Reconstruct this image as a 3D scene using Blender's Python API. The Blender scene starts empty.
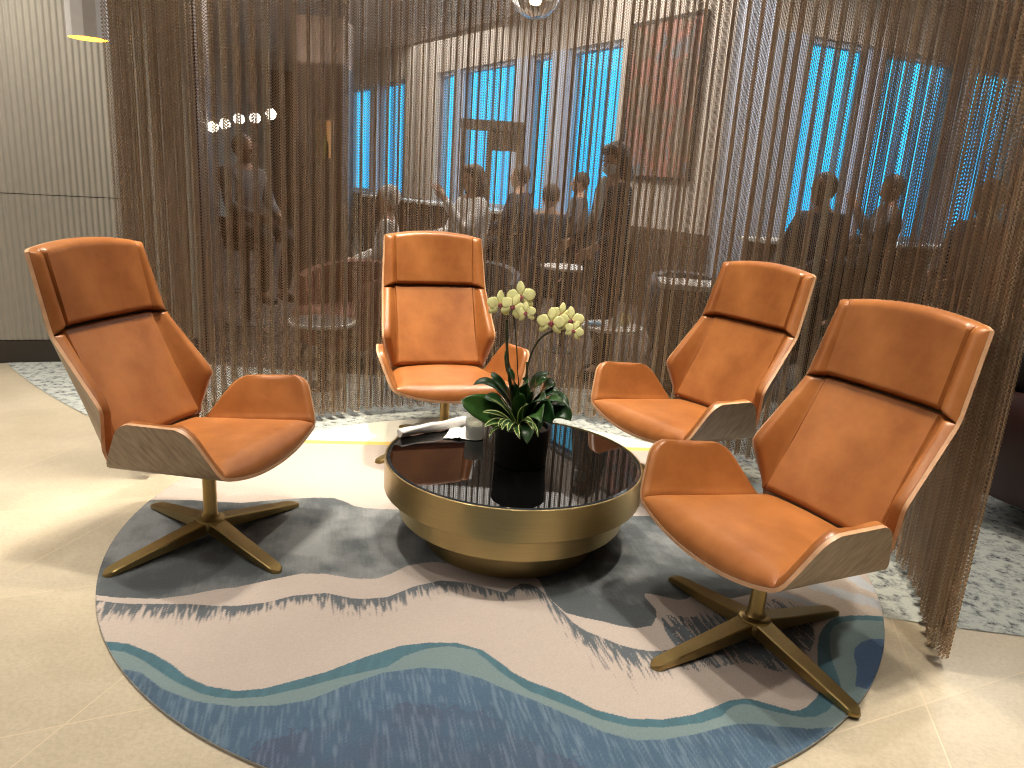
import bpy, bmesh, math, random
import numpy as np
from mathutils import Vector, Matrix, Quaternion
random.seed(7); rng = np.random.default_rng(7)
PI = math.pi
sc = bpy.context.scene
COL = sc.collection

# ------------------------------------------------------------------ helpers
def link(o, parent=None):
    COL.objects.link(o)
    if parent is not None: o.parent = parent
    return o

def smooth(me, on=True):
    me.polygons.foreach_set('use_smooth', [on] * len(me.polygons))

def mesh(name, verts, faces, mats, parent=None, idx=None, sm=True, auto=None):
    me = bpy.data.meshes.new(name)
    me.from_pydata([tuple(map(float, v)) for v in verts], [], [tuple(int(i) for i in f) for f in faces])
    for m in (mats if isinstance(mats, (list, tuple)) else [mats]): me.materials.append(m)
    if idx is not None: me.polygons.foreach_set('material_index', idx)
    me.update()
    if sm: smooth(me)
    o = link(bpy.data.objects.new(name, me), parent)
    if auto is not None:
        try: me.set_sharp_from_angle(angle=math.radians(auto))
        except Exception: pass
    return o

def bm_obj(name, bm, mats, parent=None, sm=True, auto=40):
    bmesh.ops.recalc_face_normals(bm, faces=bm.faces)
    me = bpy.data.meshes.new(name); bm.to_mesh(me); bm.free()
    for m in (mats if isinstance(mats, (list, tuple)) else [mats]): me.materials.append(m)
    if sm:
        smooth(me); me.set_sharp_from_angle(angle=math.radians(auto))
    return link(bpy.data.objects.new(name, me), parent)

def empty(name, loc, rz=0):
    o = bpy.data.objects.new(name, None); COL.objects.link(o)
    o.location = loc; o.rotation_euler = (0, 0, rz); o.empty_display_size = .1
    return o

def tag(o, label, cat, group=None, kind=None):
    o['label'] = label; o['category'] = cat
    if group: o['group'] = group
    if kind: o['kind'] = kind
    return o

def struct(o):
    o['kind'] = 'structure'; return o

def copy_tree(o, parent=None):
    c = o.copy(); COL.objects.link(c); c.parent = parent
    for ch in list(o.children): copy_tree(ch, c)
    return c

def add_box(bm, c, s, rot=None, bevel=0, seg=2, mi=0):
    r = bmesh.ops.create_cube(bm, size=1.0)
    vs = r['verts']
    bmesh.ops.scale(bm, vec=Vector(s), verts=vs)
    if bevel:
        es = list({e for v in vs for e in v.link_edges})
        rb = bmesh.ops.bevel(bm, geom=es, offset=bevel, segments=seg, affect='EDGES', profile=.5)
        vs = list({v for f in rb['faces'] for v in f.verts} | {v for v in vs if v.is_valid})
    if rot is not None: bmesh.ops.rotate(bm, cent=(0, 0, 0), matrix=rot, verts=vs)
    bmesh.ops.translate(bm, vec=Vector(c), verts=vs)
    for f in {f for v in vs for f in v.link_faces}: f.material_index = mi
    return vs

def box(name, c, s, m, parent=None, rz=0, bevel=0.0):
    bm = bmesh.new(); add_box(bm, c, s, Matrix.Rotation(rz, 3, 'Z') if rz else None, bevel)
    return bm_obj(name, bm, m, parent, sm=bevel > 0)

def lathe(name, prof, m, parent=None, n=96, c=(0, 0, 0), auto=35, idx=None):
    vs, fs, ids = [], [], []
    for k in range(n):
        a = 2 * PI * k / n
        for r, z in prof: vs.append((c[0] + r * math.cos(a), c[1] + r * math.sin(a), c[2] + z))
    p = len(prof)
    for k in range(n):
        k2 = (k + 1) % n
        for j in range(p - 1):
            a, b, d, e = k * p + j, k2 * p + j, k2 * p + j + 1, k * p + j + 1
            fs.append((a, b, d, e)); ids.append(idx[j] if idx else 0)
    o = mesh(name, vs, fs, m, parent, ids)
    bm = bmesh.new(); bm.from_mesh(o.data)
    bmesh.ops.remove_doubles(bm, verts=bm.verts, dist=1e-5)
    bmesh.ops.recalc_face_normals(bm, faces=bm.faces)
    bm.to_mesh(o.data); bm.free(); smooth(o.data); o.data.set_sharp_from_angle(angle=math.radians(auto))
    return o

def tube_geo(pts, rad, n=8):
    pts = [Vector(p) for p in pts]; vs = []; fs = []
    up = Vector((0, 0, 1)); prev = None
    for i, p in enumerate(pts):
        t = (pts[min(i + 1, len(pts) - 1)] - pts[max(i - 1, 0)]).normalized()
        if prev is None:
            a = up if abs(t.z) < .9 else Vector((1, 0, 0)); nx = t.cross(a).normalized()
        else: nx = (prev - t * prev.dot(t)).normalized()
        prev = nx; ny = t.cross(nx); r = rad[i] if hasattr(rad, '__len__') else rad
        for k in range(n):
            a = 2 * PI * k / n; vs.append(p + (nx * math.cos(a) + ny * math.sin(a)) * r)
    for i in range(len(pts) - 1):
        for k in range(n):
            fs.append((i * n + k, i * n + (k + 1) % n, (i + 1) * n + (k + 1) % n, (i + 1) * n + k))
    fs.append(tuple(range(n - 1, -1, -1))); fs.append(tuple((len(pts) - 1) * n + k for k in range(n)))
    return vs, fs

def tube(name, pts, rad, m, parent=None, n=8):
    vs, fs = tube_geo(pts, rad, n); return mesh(name, vs, fs, m, parent, auto=50)

def bez(p, n=12):
    p = [np.array(q, float) for q in p]; out = []
    for i in range(n + 1):
        t = i / n; q = p
        while len(q) > 1: q = [q[k] * (1 - t) + q[k + 1] * t for k in range(len(q) - 1)]
        out.append(q[0])
    return np.array(out)

# camera model (solved from the round rug, the round table and the chairs)
CF = np.array([0.0, 0.9656075, -0.2600041]); CR = np.array([0.9978326, 0.0171092, 0.0635405]); CU = np.array([-0.0658036, 0.2594406, 0.9635146])
CP = np.array([0, 0, 1.4332]); FPX = 755.72
def at(px, py, depth):
    return CP + (CF + (px - 512) / FPX * CR - (py - 384) / FPX * CU) * depth
def atz(px, py, z):
    d = CF + (px - 512) / FPX * CR - (py - 384) / FPX * CU
    return CP + d * (z - CP[2]) / d[2]
cam = bpy.data.cameras.new('camera'); co = link(bpy.data.objects.new('camera', cam))
cam.sensor_width = 36; cam.lens = FPX / 1024 * 36; cam.clip_start = .05; cam.clip_end = 300
M = Matrix.Identity(4)
for i in range(3): M[i][0], M[i][1], M[i][2], M[i][3] = CR[i], CU[i], -CF[i], CP[i]
co.matrix_world = M; sc.camera = co

# ------------------------------------------------------------------ materials
def newmat(name):
    m = bpy.data.materials.new(name); m.use_nodes = True
    nt = m.node_tree; b = nt.nodes['Principled BSDF']; return m, nt, b

def N(nt, t, **kw):
    n = nt.nodes.new(t)
    for k, v in kw.items():
        if k in n.inputs: n.inputs[k].default_value = v
        else: setattr(n, k, v)
    return n

def mat(name, col, rough=.5, metal=0, var=.0, scale=20, bump=0, bscale=60, spec=None, emit=None, estr=0, coord='Object', stretch=(1, 1, 1)):
    m, nt, b = newmat(name)
    b.inputs['Roughness'].default_value = rough; b.inputs['Metallic'].default_value = metal
    b.inputs['Base Color'].default_value = (*col, 1)
    if spec is not None: b.inputs['Specular IOR Level'].default_value = spec
    tc = N(nt, 'ShaderNodeTexCoord'); mp = N(nt, 'ShaderNodeMapping'); mp.inputs['Scale'].default_value = stretch
    nt.links.new(tc.outputs[coord], mp.inputs['Vector'])
    if var:
        nz = N(nt, 'ShaderNodeTexNoise', Scale=scale, Detail=4.0); nt.links.new(mp.outputs[0], nz.inputs['Vector'])
        r = N(nt, 'ShaderNodeValToRGB')
        r.color_ramp.elements[0].position = .3; r.color_ramp.elements[1].position = .7
        r.color_ramp.elements[0].color = (*[c * (1 - var) for c in col], 1)
        r.color_ramp.elements[1].color = (*[min(1, c * (1 + var)) for c in col], 1)
        nt.links.new(nz.outputs[0], r.inputs[0]); nt.links.new(r.outputs[0], b.inputs['Base Color'])
    if bump:
        nb = N(nt, 'ShaderNodeTexNoise', Scale=bscale, Detail=3.0); nt.links.new(mp.outputs[0], nb.inputs['Vector'])
        bp = N(nt, 'ShaderNodeBump', Strength=bump, Distance=.002); nt.links.new(nb.outputs[0], bp.inputs['Height'])
        nt.links.new(bp.outputs[0], b.inputs['Normal'])
    if emit is not None:
        b.inputs['Emission Color'].default_value = (*emit, 1); b.inputs['Emission Strength'].default_value = estr
    return m

def leather():
    m, nt, b = newmat('tan_leather')
    tc = N(nt, 'ShaderNodeTexCoord')
    n1 = N(nt, 'ShaderNodeTexNoise', Scale=5.0, Detail=5.0, Roughness=.6); nt.links.new(tc.outputs['Object'], n1.inputs['Vector'])
    r = N(nt, 'ShaderNodeValToRGB'); r.color_ramp.elements[0].position = .32; r.color_ramp.elements[1].position = .72
    r.color_ramp.elements[0].color = (.225, .073, .017, 1); r.color_ramp.elements[1].color = (.375, .142, .040, 1)
    nt.links.new(n1.outputs[0], r.inputs[0]); nt.links.new(r.outputs[0], b.inputs['Base Color'])
    v = N(nt, 'ShaderNodeTexVoronoi', Scale=420.0); nt.links.new(tc.outputs['Object'], v.inputs['Vector'])
    n2 = N(nt, 'ShaderNodeTexNoise', Scale=14.0, Detail=2.0); nt.links.new(tc.outputs['Object'], n2.inputs['Vector'])
    b1 = N(nt, 'ShaderNodeBump', Strength=.12, Distance=.001); nt.links.new(v.outputs['Distance'], b1.inputs['Height'])
    b2 = N(nt, 'ShaderNodeBump', Strength=.25, Distance=.006); nt.links.new(n2.outputs[0], b2.inputs['Height']); nt.links.new(b1.outputs[0], b2.inputs['Normal'])
    nt.links.new(b2.outputs[0], b.inputs['Normal'])
    b.inputs['Roughness'].default_value = .36; b.inputs['Specular IOR Level'].default_value = .55
    return m

def veneer():
    m, nt, b = newmat('walnut_veneer')
    tc = N(nt, 'ShaderNodeTexCoord'); mp = N(nt, 'ShaderNodeMapping'); mp.inputs['Scale'].default_value = (26, 26, 1.0)
    m0 = N(nt, 'ShaderNodeMapping'); m0.inputs['Rotation'].default_value = (0, .55, 0); nt.links.new(tc.outputs['Object'], m0.inputs['Vector']); nt.links.new(m0.outputs[0], mp.inputs['Vector'])
    n1 = N(nt, 'ShaderNodeTexNoise', Scale=2.2, Detail=4.0, Roughness=.6); nt.links.new(mp.outputs[0], n1.inputs['Vector'])
    r = N(nt, 'ShaderNodeValToRGB'); r.color_ramp.elements[0].position = .3; r.color_ramp.elements[1].position = .72
    r.color_ramp.elements[0].color = (.20, .135, .085, 1); r.color_ramp.elements[1].color = (.40, .30, .205, 1)
    nt.links.new(n1.outputs[0], r.inputs[0]); nt.links.new(r.outputs[0], b.inputs['Base Color'])
    b.inputs['Roughness'].default_value = .42
    return m

M_leather = leather(); M_veneer = veneer()
M_edge = mat('veneer_edge', (.52, .30, .17), .45, var=.12, scale=30)
M_brass = mat('brushed_brass', (.34, .245, .10), .34, .95, var=.06, scale=40, stretch=(1, 1, 12))
M_brass_table = mat('brushed_brass_band', (.44, .335, .155), .33, .95, var=.05, scale=9, stretch=(1, 1, 25))
M_dark = mat('dark_metal', (.03, .028, .026), .5, .3)
M_blackglass = mat('black_glass', (.003, .003, .003), .02, 0, spec=.42)
M_bevel = mat('polished_glass_edge', (.05, .06, .07), .05, .6)
M_pot = mat('matte_black_pot', (.004, .004, .004), .6, spec=.15, var=.1, scale=40)
M_soil = mat('moss_soil', (.03, .022, .012), .95, var=.5, scale=60)
M_leaf = mat('dark_green_leaf', (.011, .040, .010), .33, var=.45, scale=14)
M_leaf2 = mat('mid_green_leaf', (.026, .080, .014), .35, var=.35, scale=18)
M_cream = mat('cream_leaf_edge', (.50, .56, .22), .4, var=.15, scale=30)
M_stem = mat('orchid_stem', (.030, .038, .012), .5, var=.3, scale=30)
M_petal = mat('yellow_green_petal', (.90, .90, .42), .5, var=.12, scale=40)
M_lip = mat('magenta_lip', (.34, .09, .10), .5, var=.4, scale=90)
M_white_cloth = mat('white_cloth', (.72, .69, .66), .85, var=.05, scale=40, bump=.5, bscale=90)
M_paper = mat('white_paper', (.85, .83, .80), .7, var=.03, scale=60)
M_ink = mat('dark_print', (.10, .09, .08), .7, var=.1)
M_candle = mat('pale_wax', (.62, .58, .45), .6, var=.05)
def glassmat(name, col=(1, 1, 1), rough=.0, ior=1.45):
    m, nt, b = newmat(name)
    b.inputs['Base Color'].default_value = (*col, 1); b.inputs['Transmission Weight'].default_value = 1; b.inputs['Roughness'].default_value = rough; b.inputs['IOR'].default_value = ior
    return m
M_glass = glassmat('clear_glass')
def pane_mat():
    m, nt, b = newmat('window_pane'); nt.nodes.remove(b)
    t = N(nt, 'ShaderNodeBsdfTransparent', Color=(.80, .95, 1, 1)); g = N(nt, 'ShaderNodeBsdfGlossy', Roughness=.02)
    f = N(nt, 'ShaderNodeFresnel', IOR=1.4); mx = N(nt, 'ShaderNodeMixShader')
    ge = N(nt, 'ShaderNodeNewGeometry'); iv = N(nt, 'ShaderNodeMath', operation='SUBTRACT'); iv.inputs[0].default_value = 1; nt.links.new(ge.outputs['Backfacing'], iv.inputs[1]); mu = N(nt, 'ShaderNodeMath', operation='MULTIPLY'); nt.links.new(f.outputs[0], mu.inputs[0]); nt.links.new(iv.outputs[0], mu.inputs[1]); nt.links.new(mu.outputs[0], mx.inputs[0]); nt.links.new(t.outputs[0], mx.inputs[1]); nt.links.new(g.outputs[0], mx.inputs[2])
    nt.links.new(mx.outputs[0], nt.nodes['Material Output'].inputs[0]); return m
M_pane = pane_mat()

def stone_mat():
    m, nt, b = newmat('beige_stone_paving')
    tc = N(nt, 'ShaderNodeTexCoord'); sep = N(nt, 'ShaderNodeSeparateXYZ'); nt.links.new(tc.outputs['Object'], sep.inputs[0])
    def lines(nx, ny, off, sp, w):
        a = N(nt, 'ShaderNodeVectorMath', operation='DOT_PRODUCT'); nt.links.new(tc.outputs['Object'], a.inputs[0]); a.inputs[1].default_value = (nx, ny, 0)
        s = N(nt, 'ShaderNodeMath', operation='SUBTRACT'); nt.links.new(a.outputs['Value'], s.inputs[0]); s.inputs[1].default_value = off
        p = N(nt, 'ShaderNodeMath', operation='PINGPONG'); nt.links.new(s.outputs[0], p.inputs[0]); p.inputs[1].default_value = sp / 2
        l = N(nt, 'ShaderNodeMath', operation='LESS_THAN'); nt.links.new(p.outputs[0], l.inputs[0]); l.inputs[1].default_value = w
        fl = N(nt, 'ShaderNodeMath', operation='DIVIDE'); nt.links.new(s.outputs[0], fl.inputs[0]); fl.inputs[1].default_value = sp
        ff = N(nt, 'ShaderNodeMath', operation='FLOOR'); nt.links.new(fl.outputs[0], ff.inputs[0])
        return l, ff
    l1, f1 = lines(.970, -.242, .036, .75, .0022); l2, f2 = lines(-.4226, .9063, 1.226, .726, .0022)
    mx = N(nt, 'ShaderNodeMath', operation='MAXIMUM'); nt.links.new(l1.outputs[0], mx.inputs[0]); nt.links.new(l2.outputs[0], mx.inputs[1])
    n1 = N(nt, 'ShaderNodeTexNoise', Scale=2.2, Detail=8.0, Roughness=.65); nt.links.new(tc.outputs['Object'], n1.inputs['Vector'])
    n2 = N(nt, 'ShaderNodeTexNoise', Scale=70.0, Detail=4.0, Roughness=.7); nt.links.new(tc.outputs['Object'], n2.inputs['Vector'])
    cid = N(nt, 'ShaderNodeCombineXYZ'); nt.links.new(f1.outputs[0], cid.inputs[0]); nt.links.new(f2.outputs[0], cid.inputs[1])
    wn = N(nt, 'ShaderNodeTexWhiteNoise'); nt.links.new(cid.outputs[0], wn.inputs['Vector'])
    r = N(nt, 'ShaderNodeValToRGB'); r.color_ramp.elements[0].position = .28; r.color_ramp.elements[1].position = .72
    r.color_ramp.elements[0].color = (.43, .365, .265, 1); r.color_ramp.elements[1].color = (.60, .525, .405, 1)
    nt.links.new(n1.outputs[0], r.inputs[0])
    m1 = N(nt, 'ShaderNodeMix', data_type='RGBA', blend_type='MULTIPLY'); m1.inputs[0].default_value = .35
    r2 = N(nt, 'ShaderNodeValToRGB'); r2.color_ramp.elements[0].position = .35; r2.color_ramp.elements[0].color = (.6, .58, .55, 1); r2.color_ramp.elements[1].position = .6
    nt.links.new(n2.outputs[0], r2.inputs[0]); nt.links.new(r.outputs[0], m1.inputs[6]); nt.links.new(r2.outputs[0], m1.inputs[7])
    m2 = N(nt, 'ShaderNodeMix', data_type='RGBA', blend_type='MULTIPLY'); m2.inputs[0].default_value = .13
    nt.links.new(m1.outputs[2], m2.inputs[6]); nt.links.new(wn.outputs['Value'], m2.inputs[7])
    m3 = N(nt, 'ShaderNodeMix', data_type='RGBA'); nt.links.new(mx.outputs[0], m3.inputs[0]); nt.links.new(m2.outputs[2], m3.inputs[6]); m3.inputs[7].default_value = (.55, .46, .33, 1)
    nt.links.new(m3.outputs[2], b.inputs['Base Color'])
    rr = N(nt, 'ShaderNodeMapRange'); rr.inputs[3].default_value = .22; rr.inputs[4].default_value = .42; nt.links.new(n2.outputs[0], rr.inputs[0]); nt.links.new(rr.outputs[0], b.inputs['Roughness'])
    bp = N(nt, 'ShaderNodeBump', Strength=.25, Distance=.002); nt.links.new(n2.outputs[0], bp.inputs['Height']); nt.links.new(bp.outputs[0], b.inputs['Normal'])
    return m

def carpet_mat():
    m, nt, b = newmat('mottled_grey_carpet')
    tc = N(nt, 'ShaderNodeTexCoord')
    n1 = N(nt, 'ShaderNodeTexNoise', Scale=20.0, Detail=8.0, Roughness=.75, Distortion=.2); nt.links.new(tc.outputs['Object'], n1.inputs['Vector'])
    r = N(nt, 'ShaderNodeValToRGB'); e = r.color_ramp.elements
    e[0].position = .38; e[0].color = (.05, .057, .062, 1); e[1].position = .54; e[1].color = (.42, .44, .41, 1)
    x = e.new(.44); x.color = (.25, .27, .265, 1)
    nt.links.new(n1.outputs[0], r.inputs[0])
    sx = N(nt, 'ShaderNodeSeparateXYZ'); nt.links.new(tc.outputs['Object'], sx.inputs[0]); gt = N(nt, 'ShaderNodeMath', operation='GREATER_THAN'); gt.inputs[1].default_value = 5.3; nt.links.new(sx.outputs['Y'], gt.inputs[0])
    mxx = N(nt, 'ShaderNodeMix', data_type='RGBA'); nt.links.new(gt.outputs[0], mxx.inputs[0]); nt.links.new(r.outputs[0], mxx.inputs[6]); mxx.inputs[7].default_value = (.075, .055, .045, 1); nt.links.new(mxx.outputs[2], b.inputs['Base Color'])  # unlit look of the carpet beyond the curtain, painted as flat dark brown
    n2 = N(nt, 'ShaderNodeTexNoise', Scale=260.0, Detail=2.0); nt.links.new(tc.outputs['Object'], n2.inputs['Vector'])
    bp = N(nt, 'ShaderNodeBump', Strength=.7, Distance=.004); nt.links.new(n2.outputs[0], bp.inputs['Height']); nt.links.new(bp.outputs[0], b.inputs['Normal'])
    b.inputs['Roughness'].default_value = .95
    return m

# ------------------------------------------------------------------ floor, carpet
floor = struct(mesh('floor', [(-7, -4, 0), (9, -4, 0), (9, 22, 0), (-7, 22, 0)], [(0, 1, 2, 3)], stone_mat(), sm=False))
# carpet inset: everything beyond a big arc, centre (2.815, 11.03), radius 8.72
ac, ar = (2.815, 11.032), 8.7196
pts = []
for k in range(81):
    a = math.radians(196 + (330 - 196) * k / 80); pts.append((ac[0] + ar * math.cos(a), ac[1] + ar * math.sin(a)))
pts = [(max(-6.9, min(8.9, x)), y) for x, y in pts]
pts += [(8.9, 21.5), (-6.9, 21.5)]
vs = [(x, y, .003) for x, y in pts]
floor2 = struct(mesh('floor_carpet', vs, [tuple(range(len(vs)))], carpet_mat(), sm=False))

# ------------------------------------------------------------------ rug (pattern traced on the floor plane, woven colours per tuft)
RC = np.array([-.0221, 2.9331]); RR = 1.4949
def U(pl): return np.array([atz(px, py, .012)[:2] for px, py in pl])
def inside(P, poly):
    x, y = P[:, 0], P[:, 1]; r = np.zeros(len(P), bool); n = len(poly)
    for i in range(n):
        x1, y1 = poly[i]; x2, y2 = poly[(i + 1) % n]
        c = ((y1 > y) != (y2 > y)); t = (y - y1) / ((y2 - y1) if y2 != y1 else 1e-9)
        r ^= c & (x < x1 + t * (x2 - x1))
    return r
def dseg(P, line):
    d = np.full(len(P), 9.)
    for i in range(len(line) - 1):
        a, b = line[i], line[i + 1]; ab = b - a; t = np.clip(((P - a) @ ab) / (ab @ ab), 0, 1)
        d = np.minimum(d, np.linalg.norm(P - a - t[:, None] * ab, axis=1))
    return d
def vnoise(P, s, seed):
    r = np.random.default_rng(seed); G = r.random((128, 128)); q = P * s + 40
    i = np.floor(q).astype(int); f = q - i; f = f * f * (3 - 2 * f); i %= 128; j = (i + 1) % 128
    return (G[i[:, 0], i[:, 1]] * (1 - f[:, 0]) * (1 - f[:, 1]) + G[j[:, 0], i[:, 1]] * f[:, 0] * (1 - f[:, 1])
            + G[i[:, 0], j[:, 1]] * (1 - f[:, 0]) * f[:, 1] + G[j[:, 0], j[:, 1]] * f[:, 0] * f[:, 1])
def fbm(P, s, seed): return sum(vnoise(P, s * 2 ** k, seed + k) / 2 ** k for k in range(4)) / 1.875
def sl(a): return [(p[0] / 2.438 + 480, p[1] / 2.438 + 480) for p in a]   # from an enlarged view
grey_low = [(60,594),(95.6,595),(111,597),(130,598),(158,599),(189,595),(216,589.5),(236,587.5),(270,580),(301.5,573.5),(326,574),(350,578),(367,579),(379,578.4),(391,573.7),(407,566),(422.5,563),(433,562),(470,566),(510,572),(530,574),
            (539,580),(547.7,597),(566,613),(585,618),(603,621.5),(620,626),(636,628.4),(652,625.6),(656.5,617),(656,610),(650,603),(644.5,597),(645,593.5),(651,594),(664.5,597),(678,600),(686,599),(695,594),(705,590),(720,600),(735,598),(752,594),(762,588),(775,590),(790,575),(805,560)]
grey_top = [(830,552),(800,545),(740,535),(690,522),(648,516),(620,516),(560,505),(460,505),(396,509.5),(380,509),(365,508),(354,506),(346,502),(334,498),(315,497.5),(287,499),(240,503),(190,500),(150,500),(100,506),(60,515)]
hair_top = [(60,597),(95.6,600),(116,603),(134.7,604),(167.5,604),(189,604),(213,606),(236,606),(255,604),(269,602),(293,595.7),(326,593),(350,598),(367,599),(388,597),(400,592),(416,586),(441,580.5),(465.6,582.6),(482,587),(500,591.6),(506,592.5),(513,588),(521,583.4),(529,583.8),(537.4,587.5),(554,603),(574,623.6),(588,632),(603,638),(620,645),(636,649),(650,651),(662,651),(671,649),(676,646)]
patch = [(676,646),(671,640),(666,632),(662,622),(661,616),(665,615),(685,616.5),(694,617),(700,612),(708,611),(718,613),(727,618),(735,622),(742,630),(750,637),(762,642),(777,645),(790,641),(775,624),(765,612),(764,604),(775,598),(790,602),(806,608),(812,614)]
teal_up = [(60,638),(104.6,641),(129,644),(154,654),(172,664.6),(187,677),(207,686),(236,691),(264.6,688.5),(293,681),(326,672),(367,656.4),(400,646),(428.7,642.5),(457.5,643),(482,650),(500,662.6),(514,673),(529,681),(562,693),(595,709.7),(627.7,718),(660.5,720),(693,714.7),(718,705.6),(728,701),(742.6,698.7),(755,700),(767,703.6),(792,710.6),(800,710.6),(808,706),(817,697),(820,688),(818.5,675),(817.5,660),(817.5,646),(819,636),(823,628),(829,621.5),(838,617),(850,615.5),(866,615.5),(884,616.5),(910,618)]
teal_lo = [(60,640),(100,645),(109,650),(125,652),(143.6,660.5),(160,672),(174,681),(199,693),(215,697),(232,698.7),(264.6,696.6),(305.6,687),(346.6,676),(387.7,666.7),(404,656.4),(425,649),(449,646),(473.8,650),(488,661),(500,672),(529,691),(562,703.6),(603,720),(632,727),(664.6,727.4),(701.5,723),(722,716),(728,710),(734,706),(742,704),(751,705),(775,712),(800,717),(815,717),(828,711),(836,700),(842,690),(838.7,678),(832,660.6),(829.5,646.6),(830,634),(834,626),(842,622),(858,620),(884,621),(910,622)]
sage_lo = [(60,655),(112,664),(121,668.6),(141.5,672.7),(162,689),(195,701.4),(236,706.7),(277,705.5),(309.6,700),(346.6,685),(383.5,672.7),(420,667.8),(449,669.4),(482,679),(504.6,689),(541.5,703.5),(574,718),(603,732),(636,740.4),(664.6,739.6),(697,734),(726,726),(738,724),(751,724),(775,726),(808,729),(833,727),(850,735)]
navy = [(884,639),(871,639),(862,642),(855,648),(854,656),(857,668),(856,678),(855,686),(866,689),(880,690),(900,670),(900,640)]
purp = [(250,750),(265,741),(290,733),(326,726),(350,717),(375,710),(400,706),(429,705),(450,709),(474,710),(500,720),(520,738),(541.5,751),(582,763),(600,800),(240,800)]
oval = [(742,625),(750,628),(756,634),(762,640),(772,644),(764,645),(750,642),(742,636),(738,630)]
pale_r = [(700,560),(740,562),(780,575),(820,590),(800,560),(760,545)]
def build_rug():
    n = 840; g = np.linspace(-RR, RR, n); X, Y = np.meshgrid(g, g, indexing='ij'); P = np.stack([X.ravel(), Y.ravel()], -1) + RC
    rad = np.linalg.norm(P - RC, axis=1)
    # snap rim to circle
    ins = rad <= RR
    jn = lambda s: (rng.random(len(P)) - .5) * s
    C = np.empty((len(P), 3)); pink = np.array([.42, .355, .315]); C[:] = pink
    C *= (1 + .10 * (fbm(P, 3, 11) - .5))[:, None]
    Yw = P[:, 1]
    # pale band behind the yellow line
    back = Yw > (3.80 + (P[:, 0] + 1.1) * .125)
    C[back] = np.array([.66, .63, .54]); line = (Yw > 3.785 + (P[:, 0] + 1.1) * .128) & (Yw < 3.835 + (P[:, 0] + 1.1) * .128); C[line] = (.72, .47, .10)
    hatch = fbm(P * np.array([1, .12]), 60, 5); big = fbm(P, 2.6, 21)
    Q = np.stack([P[:, 0] + .25 * P[:, 1], P[:, 1] * .11], -1)
    hz = vnoise(Q, 230, 8) * .62 + vnoise(Q, 110, 9) * .38
    G = inside(P, np.vstack([U(grey_low), U(grey_top)]))
    gd = np.array([.062, .072, .080]); gl = np.array([.20, .21, .215]); w = np.clip((big - .38) * 3.2 + (fbm(P, 14, 31) - .5) * 1.3 + (hz - .5) * .35, 0, 1)[:, None]
    C[G] = (gd * (1 - w) + gl * w)[G]
    def hair(top, length, seed, Ccol=(.10, .115, .13)):
        L = U(top); xs = L[:, 0]
        d = dseg(P, L); # below = nearer to the viewer
        o = np.argsort(xs); yt = np.interp(P[:, 0], xs[o], L[o, 1]); below = P[:, 1] < yt + .002
        return L, d, below
    ht = U(hair_top); d = dseg(P, ht)
    yt = np.interp(P[:, 0], ht[:, 0], ht[:, 1]); dd = yt - P[:, 1]
    Lh = .085 + .05 * vnoise(P * np.array([1, 0]), 3, 3) + .09 * np.exp(-((P[:, 0] - .42) / .2) ** 2) + .03 * np.exp(-((P[:, 0] + .5) / .05) ** 2)
    t = dd / Lh; al = np.clip((hz - t * .62 - .12) * 5, 0, 1) * np.clip(1.35 - t * .75, 0, 1) * (dd > 0) * (P[:, 0] < ht[-1, 0]); al = al[:, None]
    C = C * (1 - al) + np.array([.075, .09, .105]) * al
    pp = U(patch); low = pp.copy()
    ptop = pp[4:19]; 
    Pa = inside(P, np.vstack([U([(676,646),(671,640),(666,632),(662,622),(661,616),(665,615),(685,616.5),(694,617),(700,612),(708,611),(718,613),(727,618),(735,622),(742,630),(750,637),(762,642),(777,645),(790,641),(775,624),(765,612),(764,604),(775,598),(790,602),(806,608),(812,618),(815,640),(805,662),(780,672),(745,662),(700,672),(680,668)])]))
    cen = U([(676,646),(700,640),(742,640),(777,648),(800,632)]); dc = dseg(P, cen)
    pm = Pa & (hz > .25 + np.clip((dc - .03) * 4.5, 0, 1) * .55); C[pm] = np.array([.07, .085, .10]) * (1 + .6 * w[pm])
    # soft blue streaks at the right
    for ln, wd in (([(700,560),(760,568),(800,580),(835,592),(884,606)], .035), ([(850,575),(866,586),(884,592)], .03), ([(690,560),(740,582),(800,600),(815,606)], .02)):
        dl = dseg(P, U(ln)); mm = (dl < wd * (.5 + hz)) & ~G; C[mm] = C[mm] * .35 + np.array([.36, .43, .52]) * .65
    mm = (P[:, 0] > 1.1) & (Yw > 2.62) & (fbm(P, 5, 51) > .55) & ~G; C[mm] = (.45, .55, .60)
    ov = inside(P, U(oval)); C[ov] = pink
    # teal line, sage band, blue field
    tu, tl, sl_ = U(teal_up), U(teal_lo), U(sage_lo)
    far = np.array([[3.0, 1.9], [3.0, -1.], [-3.0, -1.]])
    T = inside(P, np.vstack([tu, far])); S = inside(P, np.vstack([tl, far])); B = inside(P, np.vstack([sl_, np.array([[1.3, 1.2], [1.3, -1.], [-3., -1.]])]))
    hf = (.82 + .36 * hatch)[:, None]
    C[T] = (np.array([.045, .115, .15]) * hf)[T]; C[S] = (np.array([.145, .205, .215]) * (.9 + .2 * big[:, None]))[S]
    st = vnoise(Q, 210, 61) * .7 + vnoise(Q * np.array([1, .5]), 90, 62) * .3
    bc = np.array([.048, .095, .155]) * (1 - w * .2) + np.array([.10, .115, .12]) * np.clip((st - .5) * 2, 0, 1)[:, None]
    C[B] = bc[B]
    pb = np.clip(.5 + (fbm(P, 5, 81) - .45) * 3.0 + (st - .5) * .8, 0, 1)[:, None]
    wob = P + np.stack([.03 * (vnoise(P, 60, 71) - .5), .05 * (vnoise(P, 90, 72) - .5)], -1)
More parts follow.
